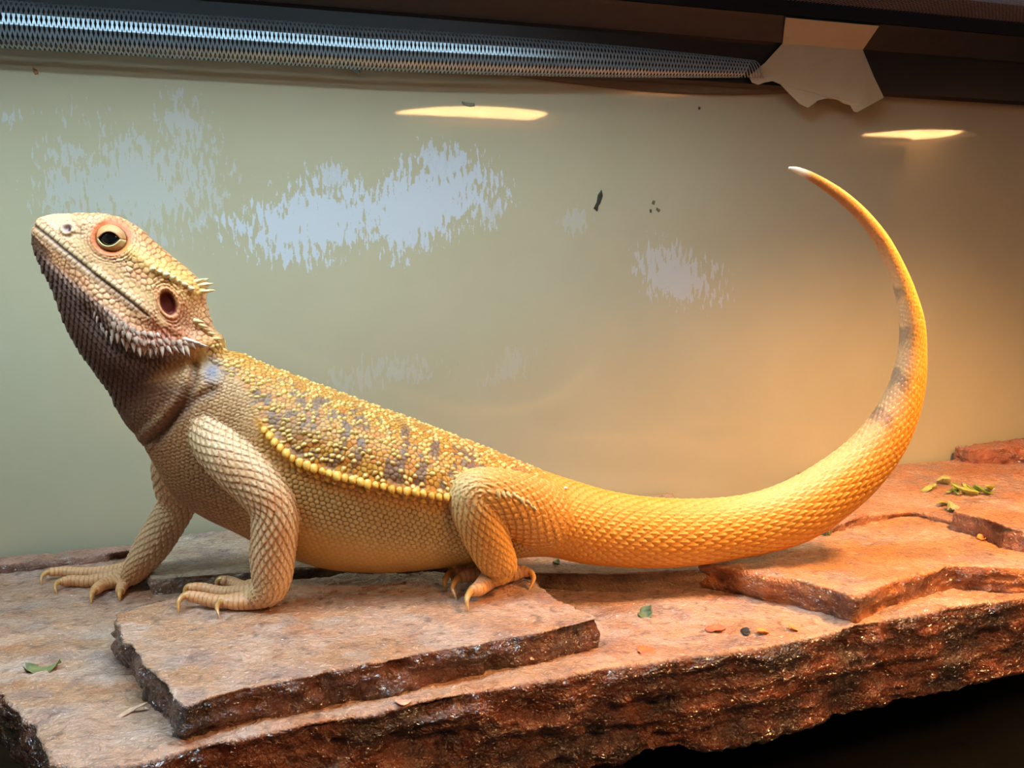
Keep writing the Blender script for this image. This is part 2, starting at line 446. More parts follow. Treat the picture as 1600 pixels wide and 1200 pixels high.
# daylight tube in a hood, lying along the lid
def tube_hood():
    ca = wl(0.08, 0.185, LID_Z + 0.014)
    root = empty('tube_light', tuple(ca)); tag(root, 'long cool white tube light hood on the screen lid', 'lamp')
    pf = ((-0.05, 0.0), (-0.045, 0.045), (0.045, 0.045), (0.05, 0.0), (0.046, 0.0), (0.04, 0.04), (-0.04, 0.04), (-0.046, 0.0))
    h = mesh_obj('hood', [ca + WT * (x * 0.30) + WN * y + ZU * z for x in (-1, 1) for y, z in pf],
                 [(i, (i + 1) % 8, 8 + (i + 1) % 8, 8 + i) for i in range(8)], M_hood)
    attach(h, root)
    d = area_light('tube', tuple(ca + ZU * 0.03), (0, 0, 0), 0.56, 0.05, TUBE_POWER, TUBE_COLOR)
    d.rotation_euler = (0, 0, WYAW)
    attach(d, root)
tube_hood()

# ------------------------------------------------------------------ rock ledge
def rock_material():
    m, nt, b = new_mat('varnished_stone'); N, L = nt.nodes.new, nt.links.new
    at = N('ShaderNodeAttribute'); at.attribute_name = 'col'
    tc = N('ShaderNodeTexCoord')
    n1 = N('ShaderNodeTexNoise'); n1.inputs['Scale'].default_value = 160; n1.inputs['Detail'].default_value = 6
    L(tc.outputs['Object'], n1.inputs['Vector'])
    hs = N('ShaderNodeMix'); hs.data_type = 'RGBA'; hs.blend_type = 'OVERLAY'; hs.inputs['Factor'].default_value = 0.35
    L(at.outputs['Color'], hs.inputs[6]); L(n1.outputs['Fac'], hs.inputs[7]); L(hs.outputs[2], b.inputs['Base Color'])
    b.inputs['Roughness'].default_value = 0.42
    b.inputs['Coat Weight'].default_value = 1.0; b.inputs['Coat Roughness'].default_value = 0.15; b.inputs['Coat IOR'].default_value = 1.75
    n2 = N('ShaderNodeTexNoise'); n2.inputs['Scale'].default_value = 330; n2.inputs['Detail'].default_value = 3; n2.inputs['Distortion'].default_value = 1.2
    L(tc.outputs['Object'], n2.inputs['Vector'])
    n3 = N('ShaderNodeTexNoise'); n3.inputs['Scale'].default_value = 1100; n3.inputs['Detail'].default_value = 2
    L(tc.outputs['Object'], n3.inputs['Vector'])
    ad = N('ShaderNodeMath'); ad.operation = 'MULTIPLY_ADD'; L(n3.outputs['Fac'], ad.inputs[0]); ad.inputs[1].default_value = 0.35; L(n2.outputs['Fac'], ad.inputs[2])
    bp = N('ShaderNodeBump'); bp.inputs['Strength'].default_value = 1.0; bp.inputs['Distance'].default_value = 0.0018
    L(ad.outputs[0], bp.inputs['Height']); L(bp.outputs['Normal'], b.inputs['Normal'])
    # the varnish skin: fine wrinkles, longer across than deep
    mp = N('ShaderNodeMapping'); mp.inputs['Rotation'].default_value = (0, 0, -0.3); mp.inputs['Scale'].default_value = (0.75, 1, 1); L(tc.outputs['Object'], mp.inputs['Vector'])
    n4 = N('ShaderNodeTexNoise'); n4.inputs['Scale'].default_value = 400; n4.inputs['Detail'].default_value = 2.5; n4.inputs['Distortion'].default_value = 0.8
    L(mp.outputs[0], n4.inputs['Vector'])
    bc = N('ShaderNodeBump'); bc.inputs['Strength'].default_value = 1.0; bc.inputs['Distance'].default_value = 0.008
    L(n4.outputs['Fac'], bc.inputs['Height']); L(bc.outputs['Normal'], b.inputs['Coat Normal'])
    return m
M_rock = rock_material()

def resample(P, step):
    P = np.asarray(P, float); out = []
    for a, b in zip(P, np.roll(P, -1, axis=0)):
        n = max(1, int(np.linalg.norm(b - a) / step))
        for k in range(n): out.append(a + (b - a) * k / n)
    return np.array(out)

rock_meshes = []
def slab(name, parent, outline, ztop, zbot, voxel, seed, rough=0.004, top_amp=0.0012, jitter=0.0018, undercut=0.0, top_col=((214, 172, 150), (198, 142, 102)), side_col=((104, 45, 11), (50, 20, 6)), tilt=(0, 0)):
    P = resample(outline, 0.0025)
    nz = 1.6 * fbm(np.c_[P[:, 0] * 45, P[:, 1] * 45, np.full(len(P), seed * 3.1)], 4, seed, 0.65)
    c = P.mean(axis=0); d = P - c; d /= np.linalg.norm(d, axis=1)[:, None] + 1e-9
    P = P + d * (nz * jitter)[:, None]
    Z = [zbot, (ztop + zbot) / 2, ztop]
    scl = [1 - undercut, 1 - undercut * 0.3, 1.0]
    k = len(P); V = []
    for z, s in zip(Z, scl):
        for p in P: V.append((*(c + (p - c) * s), z))
    F = [tuple(range(k))[::-1], tuple(range(2 * k, 3 * k))]
    for l in range(2):
        for i in range(k): F.append((l * k + i, l * k + (i + 1) % k, (l + 1) * k + (i + 1) % k, (l + 1) * k + i))
    bm = bmesh.new(); vv = [bm.verts.new(v) for v in V]
    for f in F: bm.faces.new([vv[i] for i in f])
    bm.normal_update()
    bmesh.ops.triangulate(bm, faces=[f for f in bm.faces if len(f.verts) > 4])
    bmesh.ops.recalc_face_normals(bm, faces=bm.faces)
    bm.verts.index_update()
    V2 = [tuple(v.co) for v in bm.verts]; F2 = [tuple(v.index for v in f.verts) for f in bm.faces]; bm.free()
    me = evaluated_arrays(V2, F2, [('REMESH', dict(mode='VOXEL', voxel_size=voxel)), ('SMOOTH', dict(factor=0.5, iterations=2))])
    C = get_co(me); Nn = get_no(me)
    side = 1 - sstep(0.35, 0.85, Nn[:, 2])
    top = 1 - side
    o3 = seed * 11.7
    big = fbm(C * np.array([55, 55, 110]) + o3, 4, seed, 0.55)
    strat = fbm(np.c_[C[:, 0] * 22, C[:, 1] * 22, C[:, 2] * 260] + o3, 3, seed + 5)
    pits = fbm(C * 190 + o3, 3, seed + 9)
    disp = side * (rough * big + rough * 0.55 * strat + rough * 0.35 * pits - rough * 0.7 * sstep(0.25, 0.6, -big))
    tn = fbm(C * 26 + o3, 4, seed + 2); tf = fbm(C * 130 + o3, 3, seed + 3)
    layer = np.round(tn * 3) / 3.0
    rip = np.abs(fbm(C * np.array([70, 150, 70]) + o3, 3, seed + 4))
    wr = np.abs(fbm(C * np.array([170, 300, 170]) + o3, 2, seed + 6))
    disp = disp + top * (top_amp * (0.9 * tn + 0.9 * layer + 0.55 * tf - 0.7 * rip) + 0.0007 * (0.3 - wr) + 0.00025 * fbm(C * 420, 2, seed + 8))
    disp = disp - (side > 0.02) * top * top_amp * 1.2 * sstep(0.0, 0.5, big)
    C2 = C + Nn * disp[:, None]
    C2[:, 2] += (C[:, 0] - c[0]) * tilt[0] + (C[:, 1] - c[1]) * tilt[1]
    set_co(me, C2)
    mix = sstep(-0.45, 0.45, fbm(C * np.array([28, 48, 40]) + o3 + 40, 4, seed + 20))[:, None]
    a, b = lin(top_col[0]), lin(top_col[1])
    ct = a * (1 - mix) + b * mix
    stain = sstep(0.0, 0.4, fbm(C * 60 + o3 + 80, 5, seed + 21, 0.6))[:, None] * 0.6
    ct = ct * (1 - stain) + lin((148, 116, 112)) * stain
    rust = sstep(0.1, 0.5, fbm(C * np.array([44, 64, 60]) + o3 + 160, 4, seed + 23, 0.6))[:, None] * 0.6
    ct = ct * (1 - rust) + lin((184, 108, 58)) * rust
    pale = sstep(0.2, 0.55, fbm(C * 75 + o3 + 120, 4, seed + 22))[:, None] * 0.35
    ct = ct * (1 - pale) + lin((206, 182, 170)) * pale
    pore = sstep(0.38, 0.62, fbm(C * 330 + o3, 2, seed + 24))[:, None] * 0.6
    ct = (ct * (1 - pore) + lin((96, 62, 50)) * pore) * 0.82
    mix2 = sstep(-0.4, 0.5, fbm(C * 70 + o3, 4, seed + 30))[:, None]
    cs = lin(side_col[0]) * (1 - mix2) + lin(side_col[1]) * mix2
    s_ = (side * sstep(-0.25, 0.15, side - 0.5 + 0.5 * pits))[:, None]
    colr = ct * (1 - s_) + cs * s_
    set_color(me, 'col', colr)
    me.polygons.foreach_set('use_smooth', [True] * len(me.polygons))
    me.name = name; me.materials.append(M_rock)
    o = bpy.data.objects.new(name, me); col.objects.link(o); attach(o, parent)
    bm = bmesh.new(); bm.from_mesh(me); rock_meshes.append(BVHTree.FromBMesh(bm)); bm.free()
    return o

ledge = empty('rock_ledge', tuple(wl(0.4, 0.08, 0.0)))
tag(ledge, 'glossy reddish brown stone ledge built of stepped flat slabs under the lizard', 'rock ledge')
def zp(pts, z): return [on_z(u, v, z)[:2] for u, v in pts]
def wallpt(s, n): return wl(s, n, 0)[:2]
GAP = 0.0045
front_lip = [(-60, 1010), (0, 1082), (40, 1138), (75, 1192), (150, 1200), (235, 1186), (330, 1158), (480, 1132), (600, 1110), (700, 1086), (820, 1066), (950, 1042),
             (1100, 1022), (1200, 1006), (1340, 976), (1440, 958), (1520, 945), (1620, 930)]
s_end = 0.78
base_out = [wallpt(-0.11, GAP), wallpt(-0.12, 0.10)] + zp([(-190, 960)], Z_LOW) + zp(front_lip, Z_LOW) + [wallpt(s_end, 0.16), wallpt(s_end + 0.01, GAP)]
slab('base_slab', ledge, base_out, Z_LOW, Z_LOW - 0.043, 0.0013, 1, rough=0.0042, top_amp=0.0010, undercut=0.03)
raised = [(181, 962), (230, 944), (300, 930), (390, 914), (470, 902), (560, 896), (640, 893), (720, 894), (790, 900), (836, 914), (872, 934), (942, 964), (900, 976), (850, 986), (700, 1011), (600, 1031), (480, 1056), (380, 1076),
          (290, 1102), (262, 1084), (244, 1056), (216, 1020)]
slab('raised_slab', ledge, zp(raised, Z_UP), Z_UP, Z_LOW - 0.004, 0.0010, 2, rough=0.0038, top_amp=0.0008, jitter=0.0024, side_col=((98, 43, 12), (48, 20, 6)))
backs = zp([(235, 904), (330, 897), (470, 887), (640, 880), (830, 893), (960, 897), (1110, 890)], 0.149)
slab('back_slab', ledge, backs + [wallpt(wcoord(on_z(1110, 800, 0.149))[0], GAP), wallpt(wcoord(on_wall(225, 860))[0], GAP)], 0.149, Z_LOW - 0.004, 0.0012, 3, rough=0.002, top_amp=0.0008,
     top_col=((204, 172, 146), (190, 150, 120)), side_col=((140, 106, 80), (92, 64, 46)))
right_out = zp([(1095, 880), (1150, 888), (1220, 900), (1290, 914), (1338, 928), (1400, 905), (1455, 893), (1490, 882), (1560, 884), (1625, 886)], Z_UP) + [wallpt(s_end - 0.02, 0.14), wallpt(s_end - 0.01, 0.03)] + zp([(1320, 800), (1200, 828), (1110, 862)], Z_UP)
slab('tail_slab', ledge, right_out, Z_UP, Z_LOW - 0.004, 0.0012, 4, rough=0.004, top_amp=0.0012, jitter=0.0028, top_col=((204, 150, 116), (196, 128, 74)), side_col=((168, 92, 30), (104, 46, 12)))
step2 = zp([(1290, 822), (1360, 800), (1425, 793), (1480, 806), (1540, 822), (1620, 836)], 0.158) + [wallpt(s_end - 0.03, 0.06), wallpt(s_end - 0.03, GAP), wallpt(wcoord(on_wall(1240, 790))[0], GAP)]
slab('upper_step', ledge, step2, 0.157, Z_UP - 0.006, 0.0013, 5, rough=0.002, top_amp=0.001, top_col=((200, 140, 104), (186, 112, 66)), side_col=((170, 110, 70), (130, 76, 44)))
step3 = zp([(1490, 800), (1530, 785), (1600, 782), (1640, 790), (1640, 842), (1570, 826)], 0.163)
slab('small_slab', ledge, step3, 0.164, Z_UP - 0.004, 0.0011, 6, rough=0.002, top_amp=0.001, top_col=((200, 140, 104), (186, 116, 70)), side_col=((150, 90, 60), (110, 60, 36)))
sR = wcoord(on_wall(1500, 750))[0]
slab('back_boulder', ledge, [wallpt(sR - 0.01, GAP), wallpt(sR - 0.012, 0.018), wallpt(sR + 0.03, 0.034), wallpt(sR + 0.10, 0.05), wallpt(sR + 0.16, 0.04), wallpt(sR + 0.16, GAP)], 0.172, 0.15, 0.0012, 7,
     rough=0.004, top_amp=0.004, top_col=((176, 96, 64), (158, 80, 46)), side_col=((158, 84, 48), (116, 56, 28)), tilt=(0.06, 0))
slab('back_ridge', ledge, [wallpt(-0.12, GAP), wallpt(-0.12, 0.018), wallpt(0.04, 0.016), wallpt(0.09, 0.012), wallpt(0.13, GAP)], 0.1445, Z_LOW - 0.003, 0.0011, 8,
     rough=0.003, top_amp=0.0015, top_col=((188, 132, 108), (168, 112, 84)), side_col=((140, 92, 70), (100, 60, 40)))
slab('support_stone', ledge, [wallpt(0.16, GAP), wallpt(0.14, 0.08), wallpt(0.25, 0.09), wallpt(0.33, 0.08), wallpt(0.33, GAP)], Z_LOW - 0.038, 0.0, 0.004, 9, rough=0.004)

def rock_hit(u, v):
    r = ray(u, v); best = None
    for b in rock_meshes:
        h = b.ray_cast(Vector(CAM), Vector(r / np.linalg.norm(r)), 3)
        if h[0] is not None and (best is None or h[3] < best[1]): best = (h[0], h[3], h[1])
    return best
def rock_drop(x, y):
    best = None
    for b in rock_meshes:
        h = b.ray_cast(Vector((x, y, 0.4)), Vector((0, 0, -1)), 1)
        if h[0] is not None and (best is None or h[0].z > best): best = h[0].z
    return best

# ------------------------------------------------------------------ the lizard
LYAW = R(7.0)
LT = np.array([math.cos(LYAW), math.sin(LYAW), 0.0])
LN = np.array([math.sin(LYAW), -math.cos(LYAW), 0.0])         # the flank that faces the room
_p = ray(200, 600); L0 = CAM + _p * (0.418 / _p[1])
def on_liz(u, v, off=0.0): return on_plane(u, v, L0 + LN * (off * PX), LN)
def on_h(u, v, z, hpx): return on_z(u, v, z + hpx * PX)

# stations: top outline, bottom outline (pixels), half width, where the widest line sits, upper and lower roundness
ST = [
 (53, 353, 52, 371, 7, .5, .9, .9), (61, 342, 53, 386, 15, .5, .85, .85), (80, 335.5, 61, 403, 24, .5, .8, .85), (106, 334, 71, 425, 32, .5, .75, .85),
 (141, 335, 83, 449, 41, .45, .7, .9), (176, 341, 92, 473, 49, .42, .7, .95), (207, 355, 100, 498, 54, .42, .75, 1.0), (237, 377, 111, 522, 58, .45, .8, 1.0),
 (266, 401, 124, 545, 62, .48, .8, 1.0), (292, 423, 139, 566, 66, .5, .8, 1.0), (312, 446, 156, 590, 66, .5, .8, 1.0), (322, 480, 173, 613, 60, .5, .85, 1.0),
 (332, 512, 185, 640, 55, .5, .9, 1.0), (346, 535, 201, 665, 56, .48, .95, 1.0), (374, 552, 222, 686, 62, .45, .95, .95), (407, 568, 243, 722, 72, .42, .95, .9),
 (442, 582, 272, 768, 84, .40, .95, .85), (474, 594, 315, 800, 97, .38, .95, .85), (505, 606, 374, 828, 110, .36, .95, .85), (540, 619, 435, 857, 120, .34, .95, .82),
 (583, 636, 505, 880, 126, .33, .95, .80), (634, 655, 584, 887, 127, .33, .95, .80), (692, 677, 660, 883, 121, .34, .95, .82), (747, 698, 725, 875, 108, .36, .95, .85),
 (802, 720, 787, 868, 90, .40, .95, .88), (852, 738, 850, 866, 73, .45, 1, .9), (901, 755, 906, 877, 63, .5, 1, .95), (950, 769, 960, 883, 57, .5, 1, 1),
 (1002, 778, 1016, 885, 54, .5, 1, 1), (1060, 782, 1078, 882, 50, .5, 1, 1), (1120, 781, 1140, 873, 46, .5, 1, 1), (1177, 773, 1200, 862, 43, .5, 1, 1),
 (1232, 754, 1262, 842, 44, .5, 1, 1), (1285, 724, 1318, 806, 43, .5, 1, 1), (1330, 690, 1365, 764, 40, .5, 1, 1), (1364, 652, 1402, 716, 36, .5, 1, 1),
 (1388, 612, 1428, 662, 31, .5, 1, 1), (1402, 570, 1442, 607, 26, .5, 1, 1), (1408, 530, 1446, 552, 21, .5, 1, 1), (1406, 490, 1443, 502, 19, .5, 1, 1),
 (1398, 450, 1430, 456, 16, .5, 1, 1), (1384, 412, 1411, 411, 13.5, .5, 1, 1), (1365, 377, 1387, 368, 12, .5, 1, 1), (1340, 344, 1357, 331, 10.5, .5, 1, 1),
 (1312, 317, 1325, 302, 10, .5, 1, 1), (1285, 296, 1295, 282, 8.5, .5, 1, 1), (1262, 281, 1268, 268, 7, .5, 1, 1), (1245, 272, 1247, 260.5, 5.5, .5, 1, 1), (1231, 264, 1232, 259, 2.5, .5, 1, 1)]
NS, NR = 620, 112
tb, kk = catmull(ST, NS)
SRC_V, SRC_F = [], []
SM_P, SM_s, SM_v, SM_es, SM_ev, SM_part, SM_k, SM_t = [], [], [], [], [], [], [], []
def add_grid(G, part, kvals, tvals, s_arr, v_arr):
    """G: rings x around x 3 grid, closed around; adds the source surface and the parameter samples"""
    n, m, _ = G.shape; base = len(SRC_V)
    SRC_V.extend(G.reshape(-1, 3).tolist())
    for i in range(n - 1):
        for j in range(m):
            a, b = base + i * m + j, base + i * m + (j + 1) % m
            SRC_F.append((a, b, b + m, a + m))
    for i, rev in ((0, True), (n - 1, False)):
        c = len(SRC_V); SRC_V.append(G[i].mean(axis=0).tolist())
        for j in range(m):
            a, b = base + i * m + j, base + i * m + (j + 1) % m
            SRC_F.append((b, a, c) if rev else (a, b, c))
    es = np.gradient(G, axis=0); es /= np.linalg.norm(es, axis=2, keepdims=True) + 1e-12
    ev = np.roll(G, -1, axis=1) - np.roll(G, 1, axis=1); ev /= np.linalg.norm(ev, axis=2, keepdims=True) + 1e-12
    ev -= es * (es * ev).sum(axis=2, keepdims=True); ev /= np.linalg.norm(ev, axis=2, keepdims=True) + 1e-12
    SM_P.append(G.reshape(-1, 3)); SM_s.append(s_arr.ravel()); SM_v.append(v_arr.ravel()); SM_es.append(es.reshape(-1, 3)); SM_ev.append(ev.reshape(-1, 3))
    SM_part.append(np.full(n * m, part)); SM_k.append(np.repeat(kvals, m)); SM_t.append(np.tile(tvals, n))

tt = (np.arange(NR) + 0.5) / NR * 2 * math.pi
ct, sn = np.cos(tt), np.sin(tt)
G = np.zeros((NS, NR, 3))
for i, r in enumerate(tb):
    T, B = on_liz(r[0], r[1]), on_liz(r[2], r[3]); w, f, e1, e2 = r[4] * PX, r[5], r[6], r[7]
    a = np.where(ct > 0, f * (1 - ct), f - (1 - f) * ct)
    bq = w * np.sign(sn) * np.abs(sn) ** np.where(ct > 0, e1, e2)
    G[i] = T + (B - T) * a[:, None] + LN * bq[:, None]
# arclength maps: s along the near flank line, v around from the back line
fl = G[:, NR // 4]; s_line = np.r_[0, np.cumsum(np.linalg.norm(np.diff(fl, axis=0), axis=1))]
cen = G.mean(axis=1); s_cen = np.r_[0, np.cumsum(np.linalg.norm(np.diff(cen, axis=0), axis=1))]
seg = np.linalg.norm(np.roll(G, -1, axis=1) - G, axis=2)
v_arr = np.zeros((NS, NR)); half = NR // 2
v_arr[:, :half] = np.cumsum(np.c_[seg[:, -1] / 2, seg[:, :half - 1]], axis=1)
v_arr[:, half:] = -np.cumsum(np.c_[seg[:, -1] / 2, seg[:, half:-1][:, ::-1]], axis=1)[:, ::-1]
add_grid(G, 0, kk, tt, np.repeat(s_cen, NR).reshape(NS, NR), v_arr)
S_AT = lambda k: float(np.interp(k, kk, s_cen))
RAD_K = seg.sum(axis=1) / (2 * math.pi)

PARTS = ['body']
def limb(part_name, pts, radii, ref, flat=None, ring=None, nr=36):
    """tube through 3-D joints with pixel radii (at the joint's own distance)"""
    pid = len(PARTS); PARTS.append(part_name)
    K = np.c_[np.array(pts), np.array([r * (np.dot(np.asarray(p) - CAM, FWD)) / FPX for p, r in zip(pts, radii)])]
    L = np.linalg.norm(np.diff(K[:, :3], axis=0), axis=1).sum()
    n = max(14, int(L / (PX * 4)))
    S, k = catmull(K, n)
    tn = np.gradient(S[:, :3], axis=0); tn /= np.linalg.norm(tn, axis=1)[:, None]
    ref = np.asarray(ref, float); G = np.zeros((n, nr, 3)); th = (np.arange(nr) + .5) / nr * 2 * math.pi
    u = ref - tn * (tn @ ref)[:, None]; u /= np.linalg.norm(u, axis=1)[:, None]
    w = np.cross(tn, u)
    fl_ = 1.0 if flat is None else flat
    for i in range(n):
        # rounded ends
        G[i] = S[i, :3] + S[i, 3] * (np.cos(th)[:, None] * u[i] * fl_ + np.sin(th)[:, None] * w[i])
    # end caps: shrink extra rings past both ends
    def cap(i, sgn):
        out = []
        for q in (0.5, 0.8, 0.97):
            out.append(S[i, :3] + sgn * tn[i] * S[i, 3] * q * 0.8 + (G[i] - S[i, :3]) * math.sqrt(1 - q * q))
        return out
    c0, c1 = cap(0, -1)[::-1], cap(n - 1, 1)
    GG = np.array(c0 + list(G) + c1)
    kv = np.r_[[k[0]] * 3, k, [k[-1]] * 3]
    cc = GG.mean(axis=1); s = np.r_[0, np.cumsum(np.linalg.norm(np.diff(cc, axis=0), axis=1))]
    thc = np.where(th > math.pi, th - 2 * math.pi, th)
    mean_r = float(S[:, 3].mean())
    v = np.tile(thc * mean_r, (len(GG), 1))
    add_grid(GG, pid, kv, th, np.repeat(s, nr).reshape(len(GG), nr), v)
    return pid

Zr = lambda u, v, z0, h: on_h(u, v, z0, h)
ZU_, ZL_ = Z_UP + 0.0006, Z_LOW + 0.0006
NEAR = LN
claws = []
# --- near fore limb
limb('fore_limb', [on_liz(322, 650, 30), on_liz(340, 690, 62), on_liz(368, 724, 90), on_liz(402, 757, 108), on_liz(426, 792, 116), on_liz(429, 830, 118), on_liz(426, 866, 118), on_liz(425, 898, 118), on_liz(419, 921, 120), on_liz(404, 934, 120)],
     [36, 38, 38, 37, 34, 34, 33, 30, 25, 17], LN)
def digit(pts, r, claw, group_z):
    P = [Zr(u, v, group_z, h) for u, v, h in pts]
    limb('digit', P, r, (0, 0, 1), nr=20)
    c0 = P[-1]; c2 = Zr(claw[0], claw[1], group_z, claw[2])
    claws.append((P[-2], c0, c2, r[-1]))
digit([(425, 922, 20), (408, 938, 11), (370, 943, 8), (352, 941, 10)], [17, 12, 9.5, 7.5], (343, 965, 0), ZU_)
digit([(420, 918, 22), (400, 932, 14), (350, 940, 9), (315, 935, 12), (296, 931, 16)], [18, 14, 10.5, 9.5, 8], (279, 958, 0), ZU_)
digit([(418, 912, 22), (390, 924, 14), (350, 926, 8), (320, 920, 12), (300, 918, 15)], [17, 13, 9.5, 8.5, 7.5], (288, 935, 0), ZU_)
digit([(418, 910, 20), (385, 918, 11), (362, 910, 10), (349, 907, 14)], [15, 10, 8.5, 7.5], (338, 923, 0), ZU_)
digit([(420, 905, 20), (402, 911, 12), (394, 911, 12)], [15, 9, 7], (388, 917, 0), ZU_)
# --- far fore limb
limb('fore_limb', [on_liz(300, 690, -30), on_liz(272, 722, -66), on_liz(272, 756, -96), on_liz(277, 785, -112), on_liz(262, 815, -118), on_liz(240, 850, -118), on_liz(219, 881, -118), on_liz(205, 900, -118)],
     [30, 31, 29, 27, 27, 26, 21, 15], LN)
digit([(222, 882, 20), (190, 892, 12), (140, 896, 8), (100, 893, 12), (80, 894, 14)], [17, 12, 9, 7.5, 6.5], (65, 915, 0), ZL_)
digit([(218, 886, 20), (185, 900, 12), (140, 908, 8), (112, 907, 11), (97, 909, 12)], [17, 12, 9, 8, 6.5], (89, 929, 0), ZL_)
digit([(215, 888, 20), (185, 906, 11), (160, 914, 10), (149, 922, 10)], [15, 11, 9, 7.5], (143, 942, 0), ZL_)
digit([(212, 890, 20), (198, 905, 12), (190, 918, 10), (188, 924, 9)], [15, 10, 8, 7], (187, 940, 0), ZL_)
digit([(222, 880, 18), (236, 880, 8), (243, 880, 7)], [12, 7, 5], (250, 885, 0), ZL_)
# --- near hind limb
limb('hind_limb', [on_liz(850, 805, 20), on_liz(830, 800, 50), on_liz(796, 784, 84), on_liz(760, 771, 108), on_liz(740, 771, 116), on_liz(743, 795, 116), on_liz(756, 830, 112), on_liz(769, 860, 104), on_liz(780, 884, 98), on_liz(780, 897, 98)],
     [54, 53, 48, 40, 35, 36, 34, 31, 27, 19], LN)
digit([(785, 884, 20), (755, 891, 16), (722, 888, 18), (709, 892, 18)], [20, 14, 10.5, 8], (697, 924, 0), ZU_)
digit([(785, 880, 20), (752, 886, 15), (730, 884, 16), (718, 887, 16)], [17, 11, 8.5, 7], (709, 914, 0), ZU_)
digit([(785, 890, 18), (758, 898, 15), (733, 899, 18), (721, 902, 17)], [19, 13, 10.5, 8], (714, 936, 0), ZU_)
digit([(788, 890, 18), (766, 904, 16), (749, 919, 17), (739, 923, 17)], [20, 15, 11.5, 8.5], (732, 954, 0), ZU_)
digit([(785, 894, 16), (803, 897, 12), (815, 893, 15), (824, 894, 15)], [17, 11, 9, 7.5], (826, 922, 0), ZU_)
# --- far hind limb, mirrored inwards
limb('hind_limb', [on_liz(850, 805, -20), on_liz(832, 805, -50), on_liz(800, 795, -80), on_liz(775, 785, -95), on_liz(775, 815, -98), on_liz(785, 838, -98), on_liz(790, 852, -98)],
     [46, 44, 38, 30, 28, 22, 15], LN)
digit([(790, 846, 12), (760, 851, 8), (735, 851, 8)], [14, 9, 7], (725, 858, 0), ZU_ - 0.004)
digit([(790, 846, 12), (765, 856, 8), (745, 858, 8)], [14, 9, 7], (735, 866, 0), ZU_ - 0.004)

co_me = evaluated_arrays(SRC_V, SRC_F, [('REMESH', dict(mode='VOXEL', voxel_size=0.00088)), ('SMOOTH', dict(factor=0.5, iterations=3))])
CO = get_co(co_me); NC = len(CO)
ed_ = np.empty(len(co_me.edges) * 2, np.int32); co_me.edges.foreach_get('vertices', ed_)
pf_ = np.empty(len(co_me.polygons), np.int32); co_me.polygons.foreach_get('loop_start', pf_)
lv_ = np.empty(len(co_me.loops), np.int32); co_me.loops.foreach_get('vertex_index', lv_)
src_of = np.r_[np.arange(NC), ed_[::2], lv_[pf_]]              # coarse vertex each refined vertex grew from
SP = np.vstack(SM_P); Ss = np.concatenate(SM_s); Sv = np.concatenate(SM_v); Ses = np.vstack(SM_es); Sev = np.vstack(SM_ev)
Spart = np.concatenate(SM_part); Sk = np.concatenate(SM_k); St = np.concatenate(SM_t)
kd = KDTree(len(SP))
for i, p in enumerate(SP.tolist()): kd.insert(p, i)
kd.balance()
find = kd.find
idx_c = np.fromiter((find(p)[1] for p in CO.tolist()), np.int64, NC)
def catmull_clark(me):
    """one Catmull-Clark step on an all-quad closed mesh, in numpy"""
    n, ne, nf = len(me.vertices), len(me.edges), len(me.polygons)
    X = get_co(me); E = ed_.reshape(-1, 2); Q = lv_.reshape(-1, 4)
    le = np.empty(len(me.loops), np.int32); me.loops.foreach_get('edge_index', le); le = le.reshape(-1, 4)
    fc = X[Q].mean(axis=1)
    def scatter(index, val, m):
        return np.stack([np.bincount(index, val[:, c], m) for c in range(3)], axis=1)
    ef = scatter(le.ravel(), np.repeat(fc, 4, axis=0), ne); ec = np.bincount(le.ravel(), minlength=ne)[:, None]
    em = X[E].mean(axis=1)
    ep = (em * 2 + ef / np.maximum(ec, 1) * 2) / 4
    val = np.bincount(E.ravel(), minlength=n)[:, None].astype(float)
    Fm = scatter(Q.ravel(), np.repeat(fc, 4, axis=0), n) / np.maximum(np.bincount(Q.ravel(), minlength=n)[:, None], 1)
    Rm = scatter(E.ravel(), np.repeat(em, 2, axis=0), n) / val
    vp_ = (Fm + 2 * Rm + (val - 3) * X) / val
    P = np.vstack([vp_, ep, fc])
    fi = np.arange(nf) + n + ne
    quads = np.concatenate([np.stack([Q[:, i], n + le[:, i], fi, n + le[:, i - 1]], axis=1) for i in range(4)])
    out = bpy.data.meshes.new('body'); m = len(quads)
    out.vertices.add(len(P)); out.vertices.foreach_set('co', P.astype(np.float32).ravel())
    out.loops.add(m * 4); out.loops.foreach_set('vertex_index', quads.astype(np.int32).ravel())
    out.polygons.add(m); out.polygons.foreach_set('loop_start', np.arange(0, m * 4, 4, dtype=np.int32))
    out.update(calc_edges=True)
    return out
liz_me = catmull_clark(co_me)
LP = get_co(liz_me); LNn = get_no(liz_me); NV = len(LP)
idx = idx_c[src_of]
dP = LP - SP[idx]
ds = (dP * Ses[idx]).sum(1); dv = (dP * Sev[idx]).sum(1)
s_ = Ss[idx] + ds; v_ = Sv[idx] + dv; part = Spart[idx]; k_ = Sk[idx]; t_ = St[idx]
isbody = part == 0
# smooth body station index
k_ = np.where(isbody, np.interp(s_, s_cen, kk), k_)
lat = (LP - L0) @ LN                                          # signed distance from the mid plane
MP = LP - np.where(lat < 0, 2 * lat, 0)[:, None] * LN         # mirror far side to near side
U, V = project(MP)
near_side = lat > -0.002

H = np.zeros(NV)                                              # relief, in pixels
C = np.tile(lin((214, 160, 84)), (NV, 1))
def mixc(C, c, m): 
    m = np.asarray(m)[:, None]; return C * (1 - m) + (lin(c) if np.ndim(c[0]) == 0 else c) * m
def gauss(d, s): return np.exp(-(d / s) ** 2)

